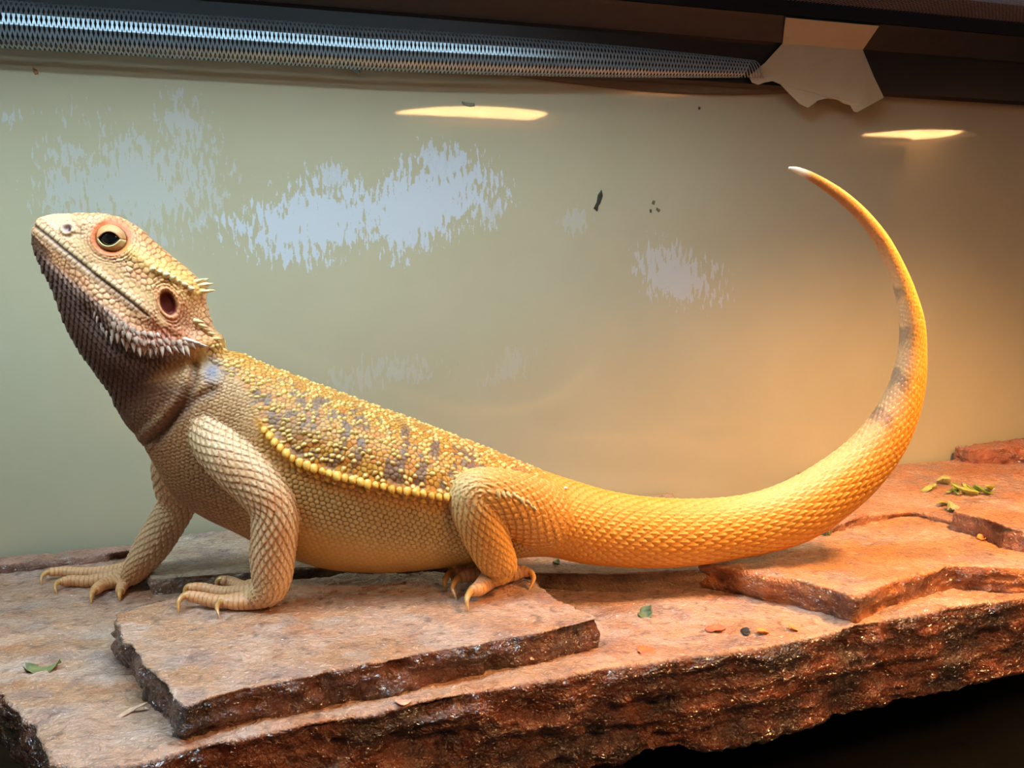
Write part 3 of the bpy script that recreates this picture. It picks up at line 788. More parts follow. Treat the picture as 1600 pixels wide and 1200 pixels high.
def mcells(mask, p, q, jit, seed):
    out = [np.full(NV, 0.3), np.full(NV, 0.9), np.zeros(NV), np.zeros(NV), np.zeros(NV)]
    r = cells(p[mask], q[mask], jit, seed)
    for o, x in zip(out, r): o[mask] = x
    return out
def shingle(mask, p, q, tip=1.65, wid=0.54):
    """overlapping pointed scales: height 0..1, keel, gap shading (1 in the gaps), per-scale random"""
    P, Q = p[mask], q[mask]; n = len(P)
    hgt = np.zeros(n); keel = np.zeros(n); gap = np.zeros(n); rnd = np.zeros(n); done = np.zeros(n, bool)
    j0 = np.floor(P)
    for dr in (-1, 0):
        j = j0 + dr; sh = 0.5 * np.mod(j, 2)
        c = np.round(Q - sh); x = P - j; y = np.abs(Q - sh - c)
        w = wid * np.clip((tip - x) / (tip - 0.62), 0, 1) ** 0.85; w = np.where(x < 0.62, wid, w)
        ins = (y < w) & (x < tip) if dr == -1 else np.ones(n, bool)
        take = ins & ~done
        out = y - w
        if dr == -1: gap = np.where(~ins, np.maximum(gap, 1 - np.clip(out / 0.16, 0, 1)), gap)
        hgt = np.where(take, np.clip(x / tip, 0, 1), hgt)
        keel = np.where(take, np.clip(1 - y / 0.15, 0, 1) * np.clip((tip - x) * 3, 0, 1), keel)
        rnd = np.where(take, hash3(j, c, j * 0, 77), rnd)
        gap = np.where(take & (dr == 0), np.maximum(gap, 0.6 * np.clip((y - 0.42) / 0.08, 0, 1)), gap)
        done |= take
    res = []
    for a in (hgt, keel, gap, rnd):
        o = np.zeros(NV); o[mask] = a; res.append(o)
    return res
# ---------- body masks
kb = np.where(isbody, k_, 99)
m_head = 1 - sstep(11.6, 13.2, kb); m_tail = np.where(isbody, sstep(24.3, 26.0, kb), 0)
m_trunk = np.where(isbody, (1 - m_head) * (1 - m_tail), 0)
sp = s_ / PX; vp = v_ / PX
theta = np.where(t_ > math.pi, 2 * math.pi - t_, t_)          # 0 back .. pi belly
# line of flank spines in pixels
FL = [(404, 660), (413, 672), (430, 694), (455, 715), (485, 730), (525, 744), (565, 754), (605, 762), (645, 769), (685, 775), (730, 781), (780, 790)]
dfl, afl, sfl = poly_dist(U, V, FL)
below = np.where(sfl > 0, 1, -1) * dfl                        # >0 below the line
bodyU = isbody & (kb > 12.5) & (kb < 26)
m_belly = sstep(-2, 10, below) * m_trunk
m_back = m_trunk * (1 - sstep(-8, 4, below))

# ---------- trunk back: granular rows with raised keeled tips
F1, F2, rn, ox, oy = mcells(m_back > 0, sp / 8.6, vp / 7.2, 0.7, 11)
edge = sstep(0.03, 0.30, F2 - F1)
bigc = (rn > 0.72)
hb = edge * (0.9 + 2.9 * bigc * np.clip(1 - F1 * 1.5, 0, 1) + 1.2 * rn * (0.5 + ox)) + 1.2 * fbm(np.c_[sp / 14, vp / 10, sp * 0], 2, 57)
lowf = fbm(np.c_[sp / 17, vp / 27, sp * 0] + 3, 3, 51)
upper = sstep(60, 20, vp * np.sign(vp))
blot = sstep(-0.02, 0.22, lowf + 0.30 * (rn - 0.5) + 0.10 * np.sin(sp / 15.0)) * (1 - 0.65 * upper)
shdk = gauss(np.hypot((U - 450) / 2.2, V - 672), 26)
cb = np.tile(lin((206, 150, 62)), (NV, 1))
cb = mixc(cb, (232, 196, 104), sstep(0.4, 1.0, rn) * edge * 0.9)
cb = mixc(cb, (198, 112, 36), sstep(0.30, 0.0, rn) * 0.7)
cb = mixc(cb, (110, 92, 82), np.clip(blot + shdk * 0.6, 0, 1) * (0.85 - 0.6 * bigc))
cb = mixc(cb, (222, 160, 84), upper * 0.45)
cb = mixc(cb, (108, 62, 26), (1 - edge) * 0.85)
cb = mixc(cb, (246, 222, 150), bigc * np.clip(1 - F1 * 2.0, 0, 1) * 0.8)
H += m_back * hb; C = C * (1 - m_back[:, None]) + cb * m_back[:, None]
# ---------- belly: beads
F1, F2, rn, ox, oy = mcells(m_belly > 0, sp / 8.6, vp / 7.0, 0.22, 12)
edge = sstep(0.02, 0.34, F2 - F1)
fadeb = 1 - 0.75 * sstep(60, 120, below)
hl = edge * (1.9 - 1.6 * F1) * fadeb
cl = np.tile(lin((202, 170, 108)), (NV, 1))
cl = mixc(cl, (222, 202, 146), rn * 0.5)
cl = mixc(cl, (98, 76, 38), (1 - edge) * 0.9 * (0.35 + 0.65 * fadeb))
warm = gauss(below - 8, 16)
cl = mixc(cl, (210, 130, 40), warm * 0.6)
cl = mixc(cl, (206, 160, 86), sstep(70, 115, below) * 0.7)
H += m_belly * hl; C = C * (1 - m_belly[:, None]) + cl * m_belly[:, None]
# shoulder and neck: fine rows, paler
_wn = 16 * fbm(np.c_[U / 22, V / 22, U * 0], 3, 33)
m_sh = m_trunk * sstep(412, 376, U + _wn) * sstep(-2, 26, V - 566 - 0.55 * (U - 330) + _wn)
m_sh = np.maximum(m_sh, m_trunk * sstep(405, 395, U) * sstep(660, 690, V))
F1, F2, rn, ox, oy = mcells(m_sh > 0, sp / 6.4, vp / 6.2, 0.25, 13); edge = sstep(0.02, 0.32, F2 - F1)
cs_ = mixc(np.tile(lin((186, 140, 92)), (NV, 1)), (206, 164, 114), rn)
chest = sstep(420, 300, U) * sstep(610, 680, V)  # chest colour darkened for the dim light there
cs_ = mixc(cs_, (140, 96, 62), chest * 0.7)
cs_ = mixc(cs_, (110, 76, 44), (1 - edge) * 0.8)
H = H * (1 - m_sh) + m_sh * edge * 1.5; C = C * (1 - m_sh[:, None]) + cs_ * m_sh[:, None]
blue = isbody * gauss(np.hypot((U - 331) / 1.0, (V - 580) / 1.3), 16)
C = mixc(C, (84, 96, 130), blue * 0.9 * (0.45 + 0.55 * edge))
# ridge carrying the flank spines
H += np.where(bodyU, gauss(below + 2, 7) * 5.0 * sstep(398, 415, U) * sstep(760, 725, U), 0)
H -= np.where(bodyU, gauss(below - 14, 10) * 2.2 * sstep(398, 430, U), 0)
C = mixc(C, (224, 150, 44), np.where(bodyU, gauss(below + 1, 7) * 0.7 * sstep(396, 412, U), 0))

# ---------- tail: rings of keeled scales
stail = s_ - S_AT(24.5); Lt = max(stail.max(), 1e-3)
rk = np.interp(k_, kk, RAD_K) / PX
ring_len = np.interp(kk, [0, 24, 25.5, 27, 29, 33, 38, 44, 48], [9, 6, 6, 9.5, 13, 13, 9, 6, 4]) * PX
p_int = np.interp(s_, s_cen, np.r_[0, np.cumsum(np.diff(s_cen) / ring_len[1:])])
q_t = vp / (rk * 2 * math.pi) * 26
hg, keel, gap, rn = shingle(m_tail > 0, p_int, q_t, 1.45, 0.53)
edge = 1 - gap
sz = np.clip(rk / 45, 0.25, 1)
ventral = sstep(2.15, 2.7, theta)
ht = (0.3 + 1.9 * hg + 1.3 * keel - 0.8 * gap) * sz * (1 - 0.7 * ventral)
ctl = np.tile(lin((216, 146, 52)), (NV, 1))
ctl = mixc(ctl, (238, 190, 104), np.clip(keel * 0.5 + sstep(0.4, 1, hg) * 0.5, 0, 1) * (1 - ventral))
ctl = mixc(ctl, (230, 178, 104), rn * 0.3)
ctl = mixc(ctl, (176, 96, 24), (1 - edge) * 0.7)
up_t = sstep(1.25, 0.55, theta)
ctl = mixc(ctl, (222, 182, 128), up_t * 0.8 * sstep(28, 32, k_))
band = (0.5 + 0.5 * np.sin(s_ / PX / 13.0)) * sstep(33, 35.5, k_) * sstep(44, 38, k_)
ctl = mixc(ctl, (118, 92, 84), sstep(1.6, 0.7, theta) * sstep(0.3, 0.95, band + 0.5 * fbm(LP * 260, 2, 71)) * 0.65)
ctl = mixc(ctl, (190, 140, 110), sstep(1.7, 0.9, theta) * sstep(33, 36, k_) * 0.5 * (1 - sstep(0.35, 0.8, band)))
ctl = mixc(ctl, (176, 110, 60), sstep(1.9, 1.0, theta) * sstep(40, 43, k_) * 0.75)
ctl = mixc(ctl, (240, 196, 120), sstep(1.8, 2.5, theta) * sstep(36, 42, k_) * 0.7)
ctl = mixc(ctl, (240, 226, 205), sstep(45.8, 46.8, k_))
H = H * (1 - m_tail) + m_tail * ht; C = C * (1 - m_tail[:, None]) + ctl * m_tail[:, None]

# ---------- head
ha = (U * 0.74 + V * 0.67); hc = (-U * 0.67 + V * 0.74)        # along / across the head axis, pixels
F1, F2, rn, ox, oy = mcells(kb < 17, ha / 10.5, hc / 7.5, 0.65, 15)
edge = sstep(0.02, 0.26, F2 - F1)
hh = edge * (1.0 + 1.0 * rn * (0.6 + ox))
F1f, F2f, rnf, oxf, oyf = mcells(kb < 17, ha / 6.6, hc / 5.0, 0.6, 25)
EYE = (174, 373)
re = np.hypot(((U - EYE[0]) * .98 + (V - EYE[1]) * .17) / 27, ((V - EYE[1]) * .98 - (U - EYE[0]) * .17) / 23)
ex, ey = U - 263, V - 474; ca, sa = math.cos(R(24)), math.sin(R(24))
rear = np.hypot((ex * ca - ey * sa) / 13.0, (ex * sa + ey * ca) / 20.5)
m_fine = np.clip(gauss(np.hypot(U - 268, V - 488), 46) * 1.5 + gauss(np.hypot((U - 150) / 1.4, V - 395), 26) + sstep(125, 85, U) + gauss(re - 1.4, 0.4) * 0.6 + sstep(322, 345, U), 0, 1) > 0.5
edge = np.where(m_fine, sstep(0.02, 0.26, F2f - F1f), edge); rn = np.where(m_fine, rnf, rn); ox = np.where(m_fine, oxf, ox)
hh = edge * (0.8 + 1.2 * rn * (0.6 + ox)) * np.where(m_fine, 0.75, 1.0)
hh = hh + gauss(re - 1.45, 0.35) * 0.7 * np.sin(re * 34) + gauss(rear - 1.6, 0.45) * 0.8 * np.sin(rear * 22)
ch = np.tile(lin((226, 170, 124)), (NV, 1))
ch = mixc(ch, (234, 194, 152), rn * 0.5)
ch = mixc(ch, (222, 168, 102), sstep(190, 265, U) * sstep(520, 440, V) * 0.8)
ch = mixc(ch, (212, 132, 84), 0.5 * sstep(0.05, 0.4, fbm(np.c_[ha / 30, hc / 14, ha * 0], 3, 91)))
ch = mixc(ch, (142, 82, 44), (1 - edge) * 0.82)
JAW = [(92, 405), (120, 432), (150, 462), (176, 492), (196, 520), (222, 536), (260, 541), (300, 541), (332, 536)]
dj, aj, sj = poly_dist(U, V, JAW)
bj = np.where(sj > 0, 1, -1) * dj                             # >0 below the jaw edge (throat)
# beard side: long pointed scales
hgb, keelb, gapb, rnb = shingle(kb < 17, (V + 0.25 * U) / 9.5, (U - 0.35 * V) / 8.4, 1.75, 0.52)
hbd = 0.2 + 3.0 * hgb + 0.8 * keelb - 0.9 * gapb
cbd = np.tile(lin((176, 126, 104)), (NV, 1))
cbd = mixc(cbd, (232, 208, 192), sstep(0.25, 0.9, hgb) * (0.5 + 0.5 * rnb))
cbd = mixc(cbd, (84, 34, 22), gapb * 0.9)
MOUTH = [(52, 351), (75, 369), (100, 390), (130, 414), (160, 437), (190, 460), (212, 477), (232, 494)]
dm, am, sm = poly_dist(U, V, MOUTH)
bm_ = np.where(sm > 0, 1, -1) * dm
m_beard = m_head * sstep(22, 34, bm_) * sstep(60, 30, U * 0) * np.where(am > 1, 1, 0)
m_beard = m_beard * sstep(300, 250, U - (V - 500) * 1.0)
hh = hh * (1 - m_beard) + hbd * m_beard; ch = ch * (1 - m_beard[:, None]) + cbd * m_beard[:, None]
# throat: dark beard skin with its shade painted in, fine vertical scales
m_thr = m_head * sstep(2, 26, bj) 
ch = mixc(ch, (62, 33, 26), m_thr * 0.82); hh = hh * (1 - 0.45 * m_thr * sstep(20, 60, bj))
m_pouch = isbody * sstep(30, 70, bj) * sstep(16.2, 13.2, kb) * sstep(330, 290, U)  # pouch below the throat, its shade also in the colour
ch = mixc(ch, (76, 42, 28), m_pouch * 0.8)
# red tint along the jaw towards the ear
ch = mixc(ch, (206, 116, 84), m_head * gauss(np.hypot((U - 255) / 1.6, (V - 515)), 26) * 0.6)
# labial plates along the mouth
lab = m_head * sstep(11, 8.5, dm) * sstep(2, 8, am) * sstep(225, 205, am)
per = np.abs(((am + np.where(bm_ > 0, 4, 0)) / 9.5) % 1 - 0.5) * 2
plate = sstep(1.0, 0.80, per) * sstep(11, 8.6, np.abs(bm_)) 
hh = hh * (1 - lab) + lab * plate * 1.3
ch = ch * (1 - lab[:, None]) + mixc(mixc(np.tile(lin((222, 186, 142)), (NV, 1)), (206, 162, 124), bm_ > 0), (104, 62, 40), (1 - plate) * 0.85) * lab[:, None]
gm = m_head * gauss(dm, 2.2) * sstep(240, 225, am)
hh -= gm * 3.0; ch = mixc(ch, (60, 34, 24), gm * 0.85)
# smooth cheek strip above the mouth line, smooth snout
strip = m_head * gauss(bm_ + 22, 8) * sstep(40, 70, am)
hh *= 1 - 0.6 * strip; ch = mixc(ch, (238, 196, 140), strip * 0.6)
sn_ = m_head * sstep(135, 90, U) * sstep(-14, -18, bm_)
hh *= 1 - 0.55 * sn_; ch = mixc(ch, (232, 196, 158), sn_ * 0.6)
H = H * (1 - m_head) + 1.4 * hh * m_head; 
m_h2 = np.maximum(m_head, m_pouch)
C = C * (1 - m_h2[:, None]) + ch * m_h2[:, None]
# larger forms of the head
hd = m_head
dbrow, _, _ = poly_dist(U, V, [(128, 352), (150, 343), (185, 346), (212, 368)])
H += hd * gauss(dbrow, 9) * 3.5
H += hd * (gauss(re - 1.12, 0.16) * 2.5 - sstep(1.05, 0.82, re) * 9)
H *= np.where(hd > 0.5, 1 - 0.8 * gauss(re - 1.0, 0.2), 1)
C = mixc(C, (198, 92, 22), hd * gauss(re - 1.0, 0.24) * 0.95)
C = mixc(C, (110, 44, 22), hd * sstep(1.0, 0.86, re))
dtemp, atemp, _ = poly_dist(U, V, [(205, 396), (240, 418), (275, 434), (306, 456)])
H += hd * gauss(dtemp, 11) * 5.5; C = mixc(C, (230, 182, 98), hd * gauss(dtemp, 13) * 0.6)
dchk, _, _ = poly_dist(U, V, [(150, 425), (200, 462), (250, 505), (300, 530)])
H += hd * gauss(dchk, 8) * 3.0
H += np.where(isbody, gauss(dj, 15) * 8 * sstep(20, 90, aj), 0)
H -= np.where(isbody, gauss(bj - 26, 13) * 6 * sstep(60, 120, aj), 0)
H = np.where(hd > 0.3, H * sstep(0.85, 1.1, rear), H)
H += hd * (gauss(rear - 1.15, 0.15) * 1.8 - sstep(1.05, 0.75, rear) * 11)
C = mixc(C, (104, 26, 14), hd * sstep(1.04, 0.9, rear))
C = mixc(C, (222, 130, 84), hd * gauss(rear - 1.25, 0.2) * 0.6)
rn_ = np.hypot((U - 106) / 1.25, V - 358)
H += hd * (gauss(rn_ - 7.5, 2.6) * 2.4 - sstep(5.5, 2.6, rn_) * 3.4 - gauss(rn_ - 12.5, 2.5) * 1.2)
C = mixc(C, (168, 142, 140), hd * sstep(9, 5, rn_) * 0.8); C = mixc(C, (60, 44, 44), hd * sstep(3.6, 2.2, np.hypot(U - 108, V - 358)))
# gular folds in front of the shoulder
for pts, dep in (([(232, 690), (262, 662), (286, 632), (303, 603), (304, 570)], 5.0), ([(246, 690), (275, 655), (300, 628), (330, 610)], 3.0)):
    dg_, ag_, sg_ = poly_dist(U, V, pts)
    mm = np.where(isbody, 1.0, 0)
    H -= mm * gauss(dg_, 7.0) * dep; H += mm * gauss(np.where(sg_ > 0, dg_, -dg_) + 13, 8) * dep * 0.6
    C = mixc(C, (70, 36, 24), mm * gauss(dg_, 9) * 0.6)

# ---------- limbs
names = np.array(PARTS)
pn = names[part]
m_fore = (pn == 'fore_limb'); m_hind = (pn == 'hind_limb'); m_dig = (pn == 'digit')
m_l = m_fore | m_hind
hg, keel, gap, rn = shingle(m_l, sp / 8.8, vp / 10.6)
hl_ = 0.3 + 2.7 * hg + 0.8 * keel - 0.9 * gap
cf = np.tile(lin((210, 168, 124)), (NV, 1))
cf = mixc(cf, (236, 214, 176), np.clip(keel * 0.55 + sstep(0.35, 1, hg) * 0.55, 0, 1))
cf = mixc(cf, (146, 98, 54), gap * 0.75)
cf = mixc(cf, (200, 140, 92), 0.45 * sstep(0.1, 0.5, fbm(LP * 60, 2, 61)))
cf = mixc(cf, (196, 120, 70), 0.5 * gauss(np.hypot(U - 430, V - 785), 16))
chn = np.tile(lin((212, 152, 74)), (NV, 1))
chn = mixc(chn, (236, 198, 126), np.clip(keel * 0.5 + sstep(0.3, 1, hg) * 0.6, 0, 1))
chn = mixc(chn, (164, 94, 34), gap * 0.7)
knee = gauss(np.hypot(U - 715, V - 775), 45)
chn = mixc(chn, (226, 198, 148), knee * 0.6)
H = np.where(m_l, hl_, H)
C = np.where(m_fore[:, None], cf, C); C = np.where(m_hind[:, None], chn, C)
per = np.abs((sp / 7.5) % 1 - 0.5) * 2
ring = sstep(1.0, 0.7, per)
H = np.where(m_dig, ring * 1.1, H)
cd = mixc(np.tile(lin((222, 174, 128)), (NV, 1)), (140, 92, 52), (1 - ring) * 0.7)
C = np.where(m_dig[:, None], cd, C)
far_dim = 0
H *= 0.95
LP2 = LP + LNn * (H * PX)[:, None]
set_co(liz_me, LP2)
lum = (C @ np.array([0.3, 0.59, 0.11]))[:, None]
C = np.maximum(lum + (C - lum) * 1.05, 0.002) * np.array([0.95, 0.88, 0.86])
set_color(liz_me, 'col', np.clip(C, 0.004, 1))
liz_me.polygons.foreach_set('use_smooth', [True] * len(liz_me.polygons))
liz_me.name = 'body'

def skin_material():
    m, nt, b = new_mat('scaly_skin'); N, L = nt.nodes.new, nt.links.new
    at = N('ShaderNodeAttribute'); at.attribute_name = 'col'
    tc = N('ShaderNodeTexCoord'); n = N('ShaderNodeTexNoise'); n.inputs['Scale'].default_value = 900; n.inputs['Detail'].default_value = 3
    L(tc.outputs['Object'], n.inputs['Vector'])
    mx = N('ShaderNodeMix'); mx.data_type = 'RGBA'; mx.blend_type = 'OVERLAY'; mx.inputs['Factor'].default_value = 0.25
    L(at.outputs['Color'], mx.inputs[6]); L(n.outputs['Fac'], mx.inputs[7]); L(mx.outputs[2], b.inputs['Base Color'])
    b.inputs['Roughness'].default_value = 0.48; b.inputs['Specular IOR Level'].default_value = 0.45
    bp = N('ShaderNodeBump'); bp.inputs['Strength'].default_value = 0.15; bp.inputs['Distance'].default_value = 0.0003
    L(n.outputs['Fac'], bp.inputs['Height']); L(bp.outputs['Normal'], b.inputs['Normal'])
    return m
M_skin = skin_material()
liz_me.materials.append(M_skin)
liz_root = empty('bearded_dragon', tuple(np.array([*on_liz(620, 888)[:2], Z_UP])))
tag(liz_root, 'orange and cream bearded dragon lizard on the stone ledge with tail curled up', 'lizard')
body = bpy.data.objects.new('body', liz_me); col.objects.link(body); attach(body, liz_root)
_bm = bmesh.new(); _bm.from_mesh(liz_me); liz_bvh = BVHTree.FromBMesh(_bm); _bm.free()
def liz_hit(u, v):
    r = ray(u, v); h = liz_bvh.ray_cast(Vector(CAM), Vector(r / np.linalg.norm(r)), 3)
    return (np.array(h[0]), np.array(h[1])) if h[0] is not None else (None, None)

# ---------- claws
M_claw = simple('horn_claw', (196, 146, 84), 0.3, noise=0.15, scale=400, coat=0.3)
def curved_cone(name, pts, radii, mat, parent, seg=8):
    S, _ = catmull(np.c_[np.array(pts), np.array(radii)], 9)
    tn = np.gradient(S[:, :3], axis=0); tn /= np.linalg.norm(tn, axis=1)[:, None]
    ref = np.array([0.3, -0.9, 0.31]); Vv, Ff = [], []
    for i in range(len(S)):
        u = ref - tn[i] * (tn[i] @ ref); u /= np.linalg.norm(u); w = np.cross(tn[i], u)
        for q in range(seg):
            a = 2 * math.pi * q / seg; Vv.append(S[i, :3] + S[i, 3] * (math.cos(a) * u + math.sin(a) * w))
    for i in range(len(S) - 1):
        for q in range(seg):
            a, b = i * seg + q, i * seg + (q + 1) % seg; Ff.append((a, b, b + seg, a + seg))
    Vv.append(S[-1, :3] + tn[-1] * S[-1, 3]); t = len(Vv) - 1
    for q in range(seg): Ff.append(((len(S) - 1) * seg + q, (len(S) - 1) * seg + (q + 1) % seg, t))
    o = mesh_obj(name, Vv, Ff, mat, None, True); attach(o, parent); return o
for back, c0, c2, r in claws:
    d = c0 - back; d /= np.linalg.norm(d)
    rr = r * np.dot(c0 - CAM, FWD) / FPX
    mid = (c0 + c2) / 2 + d * np.linalg.norm(c2 - c0) * 0.22 + np.array([0, 0, 0.0012])
    curved_cone('claw', [c0 - d * rr * 0.4, c0 + d * rr * 0.55 + np.array([0, 0, rr * 0.15]), mid, c2], [rr * 0.9, rr * 0.74, rr * 0.5, rr * 0.1], M_claw, liz_root)

# ---------- eyes
M_eye = simple('dark_eye', (14, 9, 7), 0.06, coat=1.0)
M_lid = simple('eyelid_skin', (204, 140, 86), 0.5, noise=0.12, scale=700, bump=0.2)
M_lid2 = simple('eyelid_rim', (222, 190, 128), 0.45, noise=0.12, scale=700, bump=0.2)
def eye_parts(mirror):
    hp, hn = liz_hit(EYE[0], EYE[1] + 0)
    r_m = 22.5 * PX * 0.98
    if hp is None: return
    ctr = hp + LN * (-r_m * 0.26)
    X = LT.copy(); Y = np.array([0, 0, 1.0]); Z = LN.copy()
    rot = R(-6)
    X, Y = X * math.cos(rot) + Y * math.sin(rot), Y * math.cos(rot) - X * math.sin(rot)
    # tilt the eye towards the viewer's side a little upwards like the head
    def world(p):
        q = ctr + X * p[0] + Y * p[1] + Z * p[2]
        if mirror: q = q - 2 * ((q - L0) @ LN) * LN
        return q
    def sph(x, y, rad):
        return (x, y, math.sqrt(max(0, rad * rad - x * x - y * y)))
    # ball
    Vv, Ff = [], []; n, m = 14, 28; rb = r_m * 0.93
    for i in range(n + 1):
        a = math.pi * i / n
        for j in range(m):
            b = 2 * math.pi * j / m; Vv.append(world((rb * math.sin(a) * math.cos(b), rb * math.sin(a) * math.sin(b), rb * math.cos(a))))
    for i in range(n):
        for j in range(m):
            a, b = i * m + j, i * m + (j + 1) % m; Ff.append((a, b, b + m, a + m))
    e = mesh_obj('eye', Vv, Ff, M_eye, None, True); attach(e, liz_root)
    # lids: shells between the almond opening and the socket rim
    for name, sg, hgt, mat in (('upper_eyelid', 1, 0.46, M_lid), ('lower_eyelid', -1, 0.46, M_lid2)):
        Vv, Ff = [], []; nx, ny = 26, 9
        for i in range(nx + 1):
            x = -1 + 2 * i / nx
            xo = 0.70 * x + 0.02
            yo = sg * hgt * max(0.0, 1 - abs(x) ** 2.2) + 0.06 * x - 0.02
            oxx = 0.97 * math.sin(x * math.pi / 2); oyy = sg * 0.93 * math.sqrt(max(0, 1 - (oxx / 0.97) ** 2))
            for j in range(ny + 1):
                t = j / ny
                px_, py_ = (xo * (1 - t) + oxx * t), (yo * (1 - t) + oyy * t)
                rad = r_m * (1.0 + 0.055 * math.sin(math.pi * min(1, t * 2.2 + 0.15)) )
                px_, py_ = px_ * r_m * 0.97, py_ * r_m * 0.97
                Vv.append(world(sph(px_, py_, rad)))
        for i in range(nx):
            for j in range(ny):
                a = i * (ny + 1) + j; Ff.append((a, a + 1, a + ny + 2, a + ny + 1))
        o = mesh_obj(name, Vv, Ff, mat, None, True)
        md = o.modifiers.new('thick', 'SOLIDIFY'); md.thickness = 0.0004; md.offset = 0
        attach(o, liz_root); o.parent = e; o.matrix_parent_inverse = (Matrix.Translation(liz_root.location)).inverted() if False else Matrix.Identity(4)
        e_world = e.matrix_parent_inverse.copy()
        o.matrix_parent_inverse = Matrix.Identity(4)
eye_parts(False); eye_parts(True)

# ---------- spines
M_spine_w = simple('pale_spine', (206, 176, 156), 0.4, noise=0.1, scale=500)
M_spine_y = simple('yellow_spine', (232, 178, 76), 0.4, noise=0.14, scale=500)
M_spine_c = simple('cream_spine', (228, 198, 140), 0.4, noise=0.1, scale=500)
def spine_mesh(name, mat, blunt=False):
    prof = [(1.0, -0.25), (0.92, 0.1), (0.55, 0.5), (0.05, 1.0)] if not blunt else [(1.0, -0.3), (1.0, 0.1), (0.72, 0.55), (0.12, 0.95)]
    Vv, Ff = [], []; seg = 7
    for r, z in prof:
        for q in range(seg):
            a = 2 * math.pi * q / seg; Vv.append((r * math.cos(a), r * math.sin(a), z))
    for i in range(3):
        for q in range(seg):
            a, b = i * seg + q, i * seg + (q + 1) % seg; Ff.append((a, b, b + seg, a + seg))
    Ff.append(tuple(3 * seg + q for q in range(seg)))
    me = bpy.data.meshes.new(name); me.from_pydata(Vv, [], Ff); me.update(); me.materials.append(mat)
    me.polygons.foreach_set('use_smooth', [True] * len(me.polygons)); return me
def place_spine(me, name, p, d, r, L, wide=1.0):
    d = Vector(d).normalized()
    o = bpy.data.objects.new(name, me); col.objects.link(o)
    q = d.to_track_quat('Z', 'Y').to_matrix().to_4x4()
    Mx = Matrix.Translation(Vector(p)) @ q @ Matrix.Diagonal((r * wide, r, L, 1))
    o.parent = liz_root; o.matrix_parent_inverse = Matrix.Translation(liz_root.location).inverted(); o.matrix_basis = Mx
    return o
def spine_row(me, name, pts, step, dir2, out, r, L, jitter=0.15, mirror=False, rs=1):
    rg = random.Random(rs)
    P = np.array(pts, float); seg_ = np.linalg.norm(np.diff(P, axis=0), axis=1); cum = np.r_[0, np.cumsum(seg_)]
    n = int(cum[-1] / step) + 1
    for i in range(n):
        a = min(cum[-1], i * step); u = np.interp(a, cum, P[:, 0]); v = np.interp(a, cum, P[:, 1])
        u += rg.uniform(-1, 1) * step * jitter; v += rg.uniform(-1, 1) * step * jitter
        p, n_ = liz_hit(u, v)
        if p is None: continue
        f = a / cum[-1]
        dx = np.interp(f, [0, .5, 1], [dir2[0][0], dir2[1][0], dir2[2][0]]); dy = np.interp(f, [0, .5, 1], [dir2[0][1], dir2[1][1], dir2[2][1]])
        d = LT * dx - ZU * dy + n_ * out
        k = 1 + rg.uniform(-0.2, 0.2)
        place_spine(me, name, p, d, r * PX * k, L * PX * k)
        if mirror:
            pm = p - 2 * ((p - L0) @ LN) * LN; dm_ = d - 2 * (d @ LN) * LN
            place_spine(me, name, pm, dm_, r * PX * k, L * PX * k)
sm_w, sm_y, sm_c = spine_mesh('beard_spine', M_spine_w), spine_mesh('flank_spine', M_spine_y, True), spine_mesh('crest_spine', M_spine_c)
dn = [(-0.15, 1), (0.1, 1), (0.6, 0.7)]
spine_row(sm_w, 'beard_spine', [(178, 518), (198, 536), (222, 547), (262, 545), (300, 543)], 9.5, [(0.15, 1), (0.1, 1), (0.5, .6)], 0.35, 3.6, 12, mirror=True, rs=1)
spine_row(sm_w, 'beard_spine', [(172, 498), (196, 522), (225, 535), (262, 533), (305, 536)], 10, dn, 0.4, 4.2, 9, rs=2)
spine_row(sm_w, 'beard_spine', [(160, 478), (190, 505), (222, 522), (255, 522)], 10, dn, 0.4, 3.8, 7, rs=3)
spine_row(sm_w, 'beard_spine', [(150, 490), (160, 512), (178, 532)], 9, [(0, 1)] * 3, 0.4, 2.8, 9, rs=4)
spine_row(sm_w, 'beard_spine', [(290, 530), (308, 537), (322, 541)], 9, [(1, .3)] * 3, 0.4, 3.8, 13, rs=5)
spine_row(sm_c, 'crest_spine', [(306, 440), (313, 448), (317, 458)], 9, [(1, -.2), (1, 0), (1, 0.1)], 0.3, 4.2, 14, mirror=True, rs=6, jitter=0.05)
spine_row(sm_c, 'crest_spine', [(306, 502), (318, 514), (330, 524), (338, 531)], 10, [(1, .25)] * 3, 0.5, 4.2, 14, rs=7, jitter=0.05)
spine_row(sm_c, 'crest_spine', [(240, 420), (262, 431), (284, 442), (300, 452)], 11, [(0.8, .2)] * 3, 1.2, 5.5, 8, rs=8, jitter=0.05)
spine_row(sm_y, 'flank_spine', FL[1:-2] + [(698, 777)], 12.5, [(0.5, .5)] * 3, 1.0, 6.2, 9.5, rs=9, jitter=0.06, mirror=True)
spine_row(sm_y, 'flank_spine', [(x + 3, y + 11) for x, y in FL[3:-2]], 14, [(0.5, .5)] * 3, 1.0, 4.2, 6, rs=10)
spine_row(sm_c, 'thigh_spine', [(778, 770), (800, 772), (822, 782), (838, 796)], 8, [(0.3, 1)] * 3, 0.8, 3.4, 9, rs=11)
